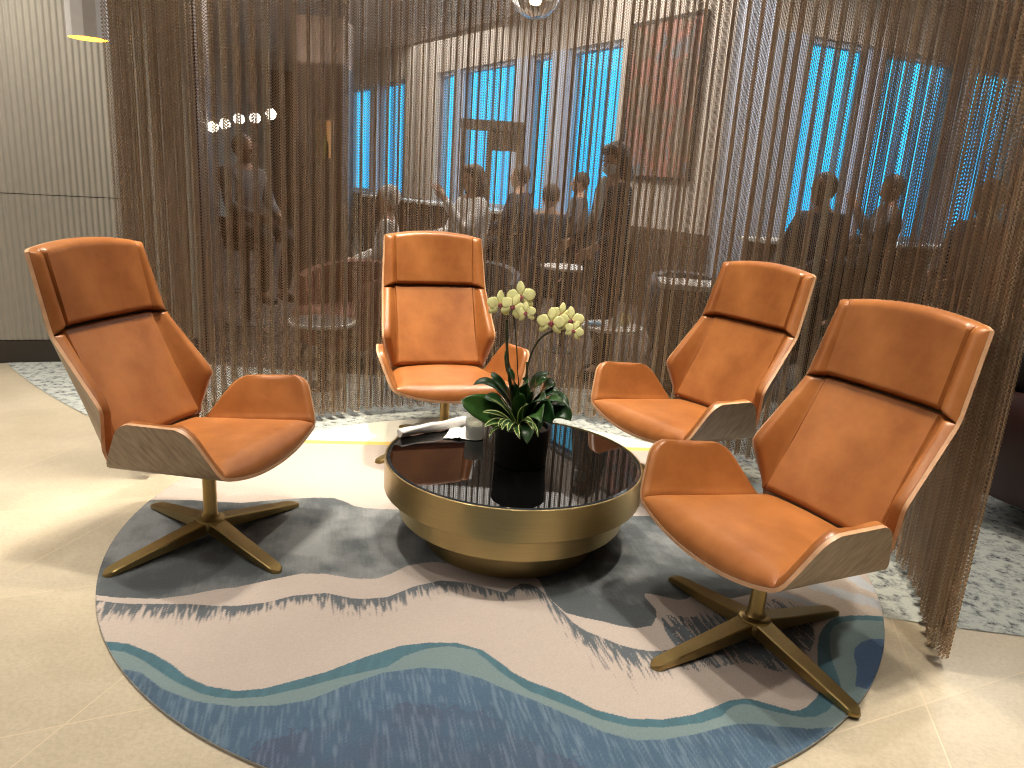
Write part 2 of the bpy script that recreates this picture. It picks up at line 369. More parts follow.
    pu = inside(wob, U(purp)) & B; pc = np.array([.045, .068, .115]) + np.array([.075, .09, .12]) * np.clip((st - .5) * 2, 0, 1)[:, None]; C[pu] = (pc * pb + bc * (1 - pb))[pu]
    nv = inside(P, U(navy)); C[nv] = (.04, .085, .17)
    C *= (1 + .12 * (rng.random(len(P)) - .5))[:, None]
    idm = -np.ones(n * n, int)
    keep = rad <= RR + .004
    idm[keep] = np.arange(keep.sum())
    Pk = P[keep]; rk = rad[keep][:, None]; Pk = np.where(rk > RR - .004, RC + (Pk - RC) / rk * RR, Pk)
    z = .012 + .0006 * vnoise(Pk, 150, 4); z = np.where(rk[:, 0] > RR - .006, .0115, z)
    I = idm.reshape(n, n); q = np.stack([I[:-1, :-1], I[1:, :-1], I[1:, 1:], I[:-1, 1:]], -1).reshape(-1, 4); q = q[(q >= 0).all(1)]
    me = bpy.data.meshes.new('round_rug'); me.vertices.add(len(Pk)); me.vertices.foreach_set('co', np.c_[Pk, z].astype('f4').ravel())
    me.loops.add(len(q) * 4); me.loops.foreach_set('vertex_index', q.ravel().astype('i4')); me.polygons.add(len(q)); me.polygons.foreach_set('loop_start', np.arange(0, len(q) * 4, 4, dtype='i4'))
    me.update(calc_edges=True); me.validate(); smooth(me)
    at_ = me.color_attributes.new('weave', 'FLOAT_COLOR', 'POINT'); at_.data.foreach_set('color', np.c_[np.clip(C[keep], 0, 1), np.ones(keep.sum())].astype('f4').ravel())
    m, nt, b = newmat('woven_wool_rug'); a = N(nt, 'ShaderNodeAttribute', attribute_name='weave'); nt.links.new(a.outputs['Color'], b.inputs['Base Color'])
    tc = N(nt, 'ShaderNodeTexCoord'); nz = N(nt, 'ShaderNodeTexNoise', Scale=330.0, Detail=2.0); nt.links.new(tc.outputs['Object'], nz.inputs['Vector'])
    bp = N(nt, 'ShaderNodeBump', Strength=.5, Distance=.003); nt.links.new(nz.outputs[0], bp.inputs['Height']); nt.links.new(bp.outputs[0], b.inputs['Normal'])
    b.inputs['Roughness'].default_value = .9; b.inputs['Sheen Weight'].default_value = .15
    me.materials.append(m)
    o = link(bpy.data.objects.new('round_rug', me)); lathe('edge_binding', [(RR - .004, .002), (RR, .002), (RR + .0005, .008), (RR, .0116), (RR - .004, .0112)], mat('rug_binding', (.30, .29, .27), .9, var=.1), o, 200, c=(RC[0], RC[1], 0)); tag(o, 'large round wool rug with blue, sage, blush and grey wave pattern', 'rug'); return o
build_rug()

# ------------------------------------------------------------------ swivel lounge chair
def resample(ctrl, vs, sig=0):
    """ctrl: list of (v, x, y, z); linear in v"""
    c = np.array(ctrl, float); return np.stack([np.interp(vs, c[:, 0], c[:, k]) for k in (1, 2, 3)], -1)
def gsm(A, sig, axis=0):
    """gaussian smoothing along an axis with ends pinned (odd extension)"""
    if sig <= 0: return A
    n = int(sig * 3) + 1; k = np.exp(-.5 * (np.arange(-n, n + 1) / sig) ** 2); k /= k.sum()
    A = np.moveaxis(A, axis, 0); a0 = 2 * A[0] - A[n:0:-1]; a1 = 2 * A[-1] - A[-2:-n - 2:-1]; E = np.concatenate([a0, A, a1])
    out = sum(k[i] * E[i:i + len(A)] for i in range(2 * n + 1)); return np.moveaxis(out, 0, axis)
def normals(S, flip=False):
    du = np.gradient(S, axis=0); dv = np.gradient(S, axis=1); n = np.cross(du, dv); n /= np.linalg.norm(n, axis=2, keepdims=True) + 1e-9
    return -n if flip else n
def arc(S, axis):
    d = np.linalg.norm(np.diff(S, axis=axis), axis=2)
    z = np.zeros_like(np.take(d, [0], axis=axis)); return np.concatenate([z, np.cumsum(d, axis=axis)], axis=axis)
def solid(name, A, B, mats, parent, edge_mi=0, b_mi=0):
    ni, nj = A.shape[:2]; vs = np.concatenate([A.reshape(-1, 3), B.reshape(-1, 3)]); o = ni * nj; fs, ids = [], []
    for i in range(ni - 1):
        for j in range(nj - 1):
            a, b, c, d = i * nj + j, (i + 1) * nj + j, (i + 1) * nj + j + 1, i * nj + j + 1
            fs.append((a, b, c, d)); ids.append(0); fs.append((o + a, o + d, o + c, o + b)); ids.append(b_mi)
    ring = [(0, j) for j in range(nj)] + [(i, nj - 1) for i in range(1, ni)] + [(ni - 1, j) for j in range(nj - 2, -1, -1)] + [(i, 0) for i in range(ni - 2, 0, -1)]
    R = [i * nj + j for i, j in ring]
    for k in range(len(R)):
        a, b = R[k], R[(k + 1) % len(R)]; fs.append((b, a, o + a, o + b)); ids.append(edge_mi)
    ob = mesh(name, vs, fs, mats, parent, ids)
    bm = bmesh.new(); bm.from_mesh(ob.data); bmesh.ops.remove_doubles(bm, verts=bm.verts, dist=1e-5); bmesh.ops.recalc_face_normals(bm, faces=bm.faces); bm.to_mesh(ob.data); bm.free()
    smooth(ob.data); ob.data.set_sharp_from_angle(angle=math.radians(48)); return ob
def pad(name, S, Nn, T, r, parent, grooves=None, rr=None, base=.0015):
    """cushion on surface S: rounded at all four borders"""
    a0, a1 = arc(S, 0), arc(S, 1)
    def prof(d, r): return np.sqrt(np.clip(1 - (1 - np.clip(d / r, 0, 1)) ** 2, 0, 1))
    r0a, r0b, r1a, r1b = rr or (r, r, r, r)
    h = prof(a0, r0a) * prof(a0[-1:] - a0, r0b) * prof(a1, r1a) * prof(a1[:, -1:] - a1, r1b)
    Th = T if not callable(T) else T(a0 / a0[-1:], a1 / a1[:, -1:])
    h = h * Th
    if grooves is not None: h = h * grooves
    return solid(name, S + Nn * (h[..., None] + base), S + Nn * base * .3, [M_leather], parent)
def csp(n, k=1.6):
    """0..1 spacing denser near both ends"""
    t = np.linspace(-1, 1, n); return .5 + .5 * np.sign(t) * (1 - (1 - np.abs(t)) ** k)

def seat_surface(nv=14, npan=40, nu=44, u0=0., u1=1., vtop=1.):
    us = csp(nu, 1.7)
    G0, K0, E0, F0 = (np.array(p) for p in ((-.215, .268, .372), (.280, .318, .424), (-.082, .346, .578), (.204, .383, .604)))
    vv = 1 - (1 - np.linspace(0, 1, nv)) ** 1.5
    H, L = .2, .30; r = .045; rows = []
    for s in (1, -1):
        side = []
        for v in vv * vtop:
            rv = r / H; ru = r / L; t = max(0, (v - (1 - rv)) / rv); ins = ru * (1 - math.sqrt(max(0, 1 - t * t)))
            uu = ins + (1 - 2 * ins) * us
            a = G0 * (1 - v) + E0 * v; b = K0 * (1 - v) + F0 * v
            p = a[None] * (1 - uu[:, None]) + b[None] * uu[:, None]; p[:, 1] *= s; side.append(p)
        rows.append(side)
    pan = []
    for w in np.linspace(1, -1, npan)[1:-1]:
        yf = G0[1] * (1 - us) + K0[1] * us; zf = G0[2] * (1 - us) + K0[2] * us; zc = .362 * (1 - us) + .366 * us
        z = zc + (zf - zc) * abs(w) ** 2.2; x = G0[0] * (1 - us) + K0[0] * us + .012 * us * (1 - w * w)
        pan.append(np.stack([x, yf * w, z], -1))
    S = np.array(rows[0][::-1] + pan + rows[1])       # (s, u, 3), left arm top -> right arm top
    k = nv; Sm = gsm(S, 1.1, 0); Sm[0], Sm[-1] = S[0], S[-1]
    return Sm, nv
def make_chair(name):
    root = empty(name, (0, 0, 0))
    # --- seat shell
    S, nv = seat_surface(); n = normals(S, True)
    if n[len(S) // 2, 20, 2] < 0: n = -n
    solid('seat_shell', S, S - n * .012, [M_veneer, M_edge, M_veneer], root, edge_mi=1, b_mi=0)
    # --- seat cushion and arm pads
    m = len(S)
    P = S[nv - 1:m - nv + 1, 1:-1]; Pn = gsm(n, 2, 0)[nv - 1:m - nv + 1, 1:-1]
    def seatT(b0, b1):
        w = np.abs(b0 * 2 - 1); return .066 - .030 * w ** 2.0 + .012 * (1 - w ** 2) * b1
    pad('seat_cushion', P, Pn, seatT, .05, root, rr=(.03, .03, .02, .075))
    for sgn in (0, 1):
        A = S[:nv + 1, :] if sgn == 0 else S[m - nv - 1:, :]; An = n[:nv + 1, :] if sgn == 0 else n[m - nv - 1:, :]
        rr = (.02, .012, .02, .02) if sgn == 0 else (.012, .02, .02, .02)
        pad('armrest_cushion', A, An, .021, .02, root, rr=rr)
    # --- back shell
    rowv = np.linspace(0, 1, 76)
    zs = [(0, .375), (.06, .42), (.30, .593), (.63, .828), (1, 1.10)]
    edge = [(0, -.214, .250, .375), (.06, -.222, .262, .42), (.30, -.176, .306, .593), (.63, -.373, .286, .828), (1, -.455, .271, 1.10)]
    crs = [(0, -.214, .236, .375), (.06, -.226, .243, .42), (.30, -.314, .241, .593), (.63, -.432, .238, .828), (1, -.484, .236, 1.10)]
    Ee = gsm(resample(edge, rowv), 1.6); Ce = gsm(resample(crs, rowv), 1.0)
    cols = []
    for s in (1, -1):
        side = [];
        for t in 1 - (1 - np.linspace(0, 1, 12)) ** 1.5:       # 0 crease -> 1 edge
            q = Ce * (1 - t) + Ee * t; q = q * np.array([1, s, 1]); side.append(q)
        cols.append(side)
    mid = []
    for w in np.linspace(1, -1, 30)[1:-1]:
        q = Ce * np.array([1, w, 1]); q[:, 0] -= .012 * (1 - w * w); mid.append(q)
    B = np.array(cols[0][::-1] + mid + cols[1])                # (across, up, 3)
    yy = B[:, :, 1] / .271; lift = np.clip((rowv - .72) / .28, 0, 1) ** 2
    B[:, :, 2] += .030 * (1 - np.clip(yy ** 2, 0, 1)) * lift[None]
    Bs = gsm(B, .9, 0); Bs[0], Bs[-1] = B[0], B[-1]; B = Bs
    nb = normals(B)
    if nb[len(B) // 2, 40, 0] < 0: nb = -nb
    solid('back_shell', B, B - nb * .012, [M_veneer, M_edge, M_veneer], root, edge_mi=1)
    # --- cushions on the back, seams where the wings fold
    a1 = arc(B, 0); ncol = len(B)
    jB = int(np.argmin(np.abs(rowv - .63))); j0 = int(np.argmin(np.abs(rowv - .05)))
    cl, cr = 11, ncol - 12
    g = np.ones(B.shape[:2])
    for c in (cl, cr):
        dist = np.abs(a1 - a1[c:c + 1]); g *= 1 - .33 * np.exp(-(dist / .005) ** 2)
    wing = np.ones(ncol); wing[:cl] = .72; wing[cr + 1:] = .72; wing = gsm(wing[:, None], 1.0)[:, 0]
    g1 = g * wing[:, None]
    def sub(lo, hi, nn):
        idx = np.interp(csp(nn, 2.0), [0, 1], [lo, hi]); f = np.floor(idx).astype(int); f = np.clip(f, 0, B.shape[1] - 2); t = (idx - f)
        mixr = lambda A: A[:, f] * (1 - t)[None, :, None] + A[:, f + 1] * t[None, :, None]
        return mixr(B), mixr(nb), (g1[:, f] * (1 - t) + g1[:, f + 1] * t)
    X, Xn, gg = sub(j0, jB - .25, 46); pad('back_cushion', X, Xn, .042, .02, root, gg, rr=(.022, .022, .02, .014))
    X, Xn, gg = sub(jB + .25, len(rowv) - 1, 34); pad('headrest_cushion', X, Xn, lambda a, b: .062 - .016 * b, .03, root, np.clip(gg * 1.05, 0, 1), rr=(.026, .026, .022, .03))
    # --- under-seat mount and swivel base
    bm = bmesh.new(); add_box(bm, (.0, 0, .345), (.26, .20, .022), bevel=.006); bm_obj('mounting_plate', bm, M_dark, root)
    base = empty('swivel_base', (0, 0, 0)); base.parent = root
    lathe('column', [(0, .335), (.034, .335), (.034, .318), (.0255, .31), (.0255, .125), (.030, .11), (.038, .10), (.038, .085), (0, .085)], M_brass, base, n=32)
    lathe('hub', [(0, .104), (.040, .104), (.052, .096), (.056, .08), (.052, .055), (0, .055)], M_brass, base, n=32)
    for k in range(4):
        vs, fs = [], []; NL = 22
        for i in range(NL + 1):
            t = i / NL; x = .012 + (.4190 - .012) * (1 - (1 - t) ** 1.15)
            hw = (.034 - .0105 * t); 
            if t > .9: hw *= math.sqrt(max(.02, 1 - ((t - .9) / .1) ** 2 * .93))
            zt = .100 - .072 * t ** .85 - (.006 * max(0, (t - .9) / .1)); th = .034 * (1 - t) + .015
            zb = max(zt - th, .0125); b = .004
            for y, z in ((-hw, zb), (-hw, zt - b), (-hw + b, zt), (hw - b, zt), (hw, zt - b), (hw, zb)): vs.append((x, y, z))
        for i in range(NL):
            for j in range(6): fs.append((i * 6 + j, (i + 1) * 6 + j, (i + 1) * 6 + (j + 1) % 6, i * 6 + (j + 1) % 6))
        fs.append(tuple(range(5, -1, -1))); fs.append(tuple(NL * 6 + j for j in range(6)))
        lg = mesh('leg', vs, fs, M_brass, base, auto=35); lg.rotation_euler = (0, 0, k * PI / 2)
    return root, base
chair, base = make_chair('swivel_lounge_chair')
CH = [(-1.1348, 2.6835, -12.82, 54.97, 'tan leather swivel lounge chair on the left, facing right, by the ribbed wall'),
      (-.3496, 3.8489, -72.17, 41.77, 'tan leather swivel lounge chair behind the coffee table, facing the camera'),
      (.7965, 3.4133, -146.98, 20., 'tan leather swivel lounge chair at back right, base hidden behind the nearest chair'),
      (.852, 2.2273, -153.31, 29.05, 'tan leather swivel lounge chair at front right, largest and nearest to camera')]
for i, (x, y, a, b, lab) in enumerate(CH):
    o = chair if i == 0 else copy_tree(chair)
    o.location = (x, y, 0); o.rotation_euler = (0, 0, math.radians(a))
    bb = [c for c in o.children if c.name.startswith('swivel_base')][0]; bb.rotation_euler = (0, 0, math.radians(b - a))
    tag(o, lab, 'lounge chair', 'swivel lounge chairs around the coffee table')

# ------------------------------------------------------------------ round coffee table
tb = empty('coffee_table', (.0272, 2.8559, 0)); tag(tb, 'round stepped brass drum coffee table with a black glass top', 'coffee table')
R1, R2, R3, Z0, Z1, Z2 = .513, .452, .344, .365, .242, .139
lathe('upper_band', [(0, Z1 + .001), (R1 - .002, Z1), (R1, Z1 + .002), (R1, Z0 - .001), (R1 - .0015, Z0), (R1 - .006, Z0), (R1 - .006, Z0 - .012), (0, Z0 - .012)], M_brass_table, tb, 160)
lathe('middle_band', [(R2 - .05, Z1 - .001), (R2, Z1 - .001), (R2, Z2 + .002), (R2 - .002, Z2), (0, Z2)], M_brass_table, tb, 160)
lathe('lower_band', [(R3 - .05, Z2 - .001), (R3, Z2 - .001), (R3, .016), (R3 - .002, .0135), (0, .0135)], M_brass_table, tb, 160)
lathe('glass_top', [(0, Z0 - .0115), (R1 - .007, Z0 - .0115), (R1 - .007, Z0 - .008), (R1 - .022, Z0 - .001), (0, Z0 - .001)], [M_blackglass, M_bevel], tb, 160, idx=[0, 0, 1, 0], auto=8)
ZT = Z0 - .001

# ------------------------------------------------------------------ orchid
orch = empty('potted_orchid', (.052, 2.80, ZT)); tag(orch, 'yellow orchid with striped spider plant in a black pot on the coffee table', 'potted plant')
OX = np.array([.052, 2.80, ZT])
lathe('pot', [(0, .001), (.098, .001), (.101, .004), (.108, .15), (.106, .153), (.100, .153), (.096, .13), (0, .13)], M_pot, orch, 48)
lathe('soil', [(0, .131), (.094, .131), (.0935, .138), (.05, .143), (0, .141)], M_soil, orch, 24)
def leaf(name, ctrl, width, mats, fold=.25, prof='strap', nn=14, edge=.0, twist=0):
    c = bez(ctrl, nn) - OX; vs, fs, ids = [], [], []; k = 6
    for i in range(nn + 1):
        t = i / nn; tan = c[min(i + 1, nn)] - c[max(i - 1, 0)]; tan /= np.linalg.norm(tan)
        side = np.cross(tan, [0, 0, 1]); side /= np.linalg.norm(side) + 1e-9
        up = np.cross(side, tan); ca, sa = math.cos(twist), math.sin(twist); side, up = side * ca + up * sa, up * ca - side * sa
        w = width * ((math.sin(PI * min(1, t * .93 + .07)) ** .65) if prof == 'strap' else (.35 + .65 * math.sin(PI * t ** .8)) * (1 - t ** 6))
        for j in range(k + 1):
            u = j / k * 2 - 1; vs.append(c[i] + side * u * w / 2 + up * (abs(u) * w * fold * .5))
    for i in range(nn):
        for j in range(k):
            fs.append((i * (k + 1) + j, i * (k + 1) + j + 1, (i + 1) * (k + 1) + j + 1, (i + 1) * (k + 1) + j)); ids.append(1 if (edge and (j in (0, k - 1))) else 0)
    o = mesh(name, vs, fs, mats, orch, ids); md = o.modifiers.new('thick', 'SOLIDIFY'); md.thickness = .0012
    return o
B0 = OX + np.array([0, 0, .135])
def lf(px, py, dep, w, mats=None, mid=None, edge=0, base=(0, 0), fold=.25, lift=.03, tw=0, prof='strap'):
    tip = at(px, py, dep); b = B0 + np.array([base[0], base[1], 0]); m_ = at(*mid) if mid else (b + tip) / 2 + np.array([0, 0, lift])
    m1 = b * .5 + m_ * .5 + np.array([0, 0, .03])
    leaf('leaf', [b, m1, m_, tip], w * (1.35 if w > .026 else 1.15), mats or [M_leaf], fold, edge=edge, twist=tw + (-.65 if px > 516 else .65 if px < 504 else 0), prof=prof)
D = 2.78
# broad orchid leaves
lf(461, 400, D - .02, .085, [M_leaf2], (478, 408, D), base=(-.02, 0), tw=.5)
lf(473, 385, D + .05, .034, [M_leaf], (490, 372, D + .03), base=(-.01, .02))
lf(491, 372, D + .1, .036, [M_leaf], (498, 380, D + .06), base=(0, .03))
lf(509, 366, D + .05, .040, [M_leaf], (515, 385, D + .03), base=(0, .0))
lf(505, 350, D + .08, .030, [M_leaf], (509, 385, D + .05), base=(0, .02))
lf(548, 378, D + .08, .040, [M_leaf2], (535, 376, D + .05), base=(.02, .02))
lf(560, 392, D + .05, .050, [M_leaf], (545, 385, D + .03), base=(.03, .02))
lf(551, 373, D + .12, .034, [M_leaf], (532, 372, D + .1), base=(.01, .03))
lf(571, 421, D + .02, .060, [M_leaf], (562, 403, D), base=(.05, 0), tw=-.3)
lf(563, 402, D, .052, [M_leaf2], (548, 392, D), base=(.03, 0), tw=.3)
lf(552, 424, D - .04, .075, [M_leaf], (548, 404, D - .03), base=(.03, -.02), tw=-.5)
lf(527, 444, D - .10, .060, [M_leaf], (530, 420, D - .09), base=(.02, -.05), tw=.2)
lf(540, 430, D - .08, .055, [M_leaf], (538, 408, D - .07), base=(.03, -.04), tw=-.2)
lf(470, 412, D + .03, .05, [M_leaf], (485, 410, D + .03), base=(-.03, .02))
lf(558, 412, D + .05, .06, [M_leaf], (545, 400, D + .04), base=(.04, .03))
lf(520, 392, D + .0, .045, [M_leaf2], (518, 400, D - .0), base=(.0, .0))
lf(556, 384, D + .06, .058, [M_leaf], (544, 380, D + .04), base=(.03, .03))
lf(569, 405, D + .03, .066, [M_leaf], (556, 394, D + .02), base=(.04, .02))
lf(545, 400, D - .03, .060, [M_leaf], (538, 392, D - .03), base=(.02, .0))
lf(484, 398, D + .02, .050, [M_leaf], (496, 396, D + .02), base=(-.02, .02))
lf(528, 376, D + .04, .046, [M_leaf2], (522, 386, D + .03), base=(.01, .01))
# big rounded leaf
lf(541, 423, D - .10, .072, [M_leaf2], (537, 405, D - .08), base=(.03, -.04), prof='round')
# striped spider-plant leaves
SP = [(483, 412, (496, 411), .022), (484, 427, (494, 418), .024), (499, 427, (499, 417), .018), (502, 430, (504, 418), .019), (501, 398, (504, 405), .018), (520, 439, (514, 425), .022),
      (533, 430, (530, 417), .020), (534, 423, (524, 416), .020), (528, 404, (520, 406), .022), (508, 432, (509, 420), .020), (490, 398, (499, 403), .014), (538, 437, (536, 420), .010), (489, 438, (491, 425), .010)]
for px, py, (mx, my), w in SP:
    lf(px, py, D - .13, w, [M_leaf2, M_cream], (mx, my, D - .11), edge=1, base=(-.01, -.05))
# stakes, stems, flowers
def stem(p, r=.0032, mat_=None): tube('stem', [q - OX for q in bez(p, 20)], r, mat_ or M_stem, orch, 8)
s1 = at(507, 320, D + .03); stem([B0 + np.array([-.01, .01, -.01]), at(505, 380, D + .02), s1], .0055)
stem([B0 + np.array([.0, .01, -.01]), at(516, 372, D + .02), at(518, 330, D + .01), at(512, 310, D)], .0022)
stem([B0 + np.array([.02, .02, -.01]), at(522, 392, D + .03), at(524, 345, D + .03), at(540, 334, D + .01), at(556, 330, D)], .0036)
stem([B0 + np.array([.01, .02, -.01]), at(527, 380, D + .02), at(527, 362, D + .02)], .0042)
stem([s1, at(508, 306, D + .03), at(514, 304, D + .02), at(522, 310, D)], .002)
stem([at(556, 330, D), at(564, 326, D), at(573, 328, D)], .002)
stem([at(556, 330, D), at(572, 332, D), at(578, 334, D)], .0018)
def flower(px, py, dep, size, yaw, roll, bud=False):
    """one bloom: three sepals, two broad petals, lip"""
    c = at(px, py, dep) - OX
    q = Matrix.Rotation(yaw, 3, 'Z') @ Matrix.Rotation(-.15, 3, 'X') @ Matrix.Rotation(roll, 3, 'Y')
    vs, fs = [], []
    for ang, ln, wd in ((90, .62, .36), (90 + 130, .56, .33), (90 - 130, .56, .33), (12, .58, .56), (168, .58, .56)):
        a = math.radians(ang); b = len(vs); nn, k = 7, 6
        for i in range(nn + 1):
            t = i / nn; w = wd * math.sin(PI * (t * .88 + .10)) ** .6 * (.25 + .75 * min(1, t * 2.4)); y0 = .06 * math.sin(PI * t) - .10 * t * t
            for j in range(k + 1):
                u = j / k * 2 - 1; r = .04 + ln * t; x = math.cos(a) * r - math.sin(a) * u * w / 2; z = math.sin(a) * r + math.cos(a) * u * w / 2
                vs.append(Vector((x, -y0 * .6 - .05 * u * u * .5 * (1 if wd > .4 else 2) * (-1) - (.02 if wd > .4 else 0), z)))
        for i in range(nn):
            for j in range(k): fs.append((b + i * (k + 1) + j, b + i * (k + 1) + j + 1, b + (i + 1) * (k + 1) + j + 1, b + (i + 1) * (k + 1) + j))
    vs = [Vector(c) + q @ (v * size) for v in vs]
    f = mesh('flower', vs, fs, M_petal, orch); md = f.modifiers.new('thick', 'SOLIDIFY'); md.thickness = .001
    bm = bmesh.new()
    bmesh.ops.create_uvsphere(bm, u_segments=10, v_segments=8, radius=.075, matrix=Matrix.Translation((0, -.05, .02)))
    bmesh.ops.create_uvsphere(bm, u_segments=10, v_segments=8, radius=.065, matrix=Matrix.Translation((0, -.11, -.08)) @ Matrix.Diagonal((.8, .9, 1.5, 1)))
    for s in (1, -1): bmesh.ops.create_uvsphere(bm, u_segments=8, v_segments=6, radius=.06, matrix=Matrix.Translation((s * .08, -.09, -.03)) @ Matrix.Diagonal((.7, .8, 1.2, 1)))
    for v in bm.verts: v.co = Vector(c) + q @ (v.co * size)
    l = bm_obj('lip', bm, M_lip, f)
for a in ((500, 305, D - .01, .082, .35, .1), (513, 307, D - .03, .078, -.1, .35), (521, 297, D - .02, .088, -.2, -.15), (526, 313, D - .04, .062, -.35, -.2),
          (551, 323, D - .02, .086, .05, .05), (561, 315, D + .01, .070, .1, .2), (571, 321, D - .01, .080, -.15, -.1), (574, 331, D - .03, .060, -.3, .3)): flower(a[0], a[1], a[2], a[3] * 1.0, a[4], a[5])

# ------------------------------------------------------------------ things on the table
def napkin():
    a, b = np.array([-.455, 2.985, ZT + .021]), np.array([-.20, 3.205, ZT + .024]); vs, fs = [], []; n, k = 26, 22
    d = (b - a) / np.linalg.norm(b - a); s = np.array([-d[1], d[0], 0])
    for i in range(n + 1):
        t = i / n; c = a * (1 - t) + b * t + s * .006 * math.sin(6 * t); r = .019 + .006 * t + .002 * math.sin(17 * t)
        for j in range(k):
            th = 2 * PI * j / k; rr = r * (1 + .13 * math.sin(3 * th + 3 * t) + .05 * math.sin(7 * th + 9 * t)); z = rr * math.sin(th) * .85
            p = c + s * rr * math.cos(th); vs.append((p[0], p[1], max(c[2] + z, ZT + .001)))
    for i in range(n):
        for j in range(k): fs.append((i * k + j, i * k + (j + 1) % k, (i + 1) * k + (j + 1) % k, (i + 1) * k + j))
    fs.append(tuple(range(k - 1, -1, -1))); fs.append(tuple(n * k + j for j in range(k)))
    tag(mesh('rolled_napkin', vs, fs, M_white_cloth, auto=60), 'white rolled cloth napkin lying on the black glass tabletop', 'napkin')
napkin()
def crumpled():
    n = 14; vs, fs = [], []; o = np.array([-.205, 3.075, ZT]); r = np.random.default_rng(3); H = r.random((n + 1, n + 1))
    for i in range(n + 1):
        for j in range(n + 1):
            u, v = i / n - .5, j / n - .5; vs.append(o + np.array([u * .12 + .2 * v * .1, v * .13, .002 + .012 * H[i, j] * (1 - 2 * abs(u)) + .014 * max(0, v) ]))
    for i in range(n):
        for j in range(n): fs.append((i * (n + 1) + j, (i + 1) * (n + 1) + j, (i + 1) * (n + 1) + j + 1, i * (n + 1) + j + 1))
    ob = mesh('paper_napkin', vs, fs, M_paper); md = ob.modifiers.new('t', 'SOLIDIFY'); md.thickness = .001; md.offset = 1
    tag(ob, 'crumpled white paper napkin between rolled napkin and candle glass', 'napkin')
crumpled()
gl = empty('candle_glass', (-.145, 3.045, ZT)); tag(gl, 'small clear glass tumbler with pale candle, beside the orchid pot', 'candle holder')
M_frost = glassmat('frosted_glass', (.80, .82, .76), .25, 1.2); M_frost.node_tree.nodes['Principled BSDF'].inputs['Transmission Weight'].default_value = .55
lathe('glass', [(0, .0015), (.036, .0015), (.0385, .004), (.041, .085), (.040, .086), (.0385, .085), (.0355, .010), (0, .009)], M_frost, gl, 40)
lathe('candle', [(0, .0105), (.033, .0105), (.0348, .062), (.032, .064), (0, .063)], M_candle, gl, 32)

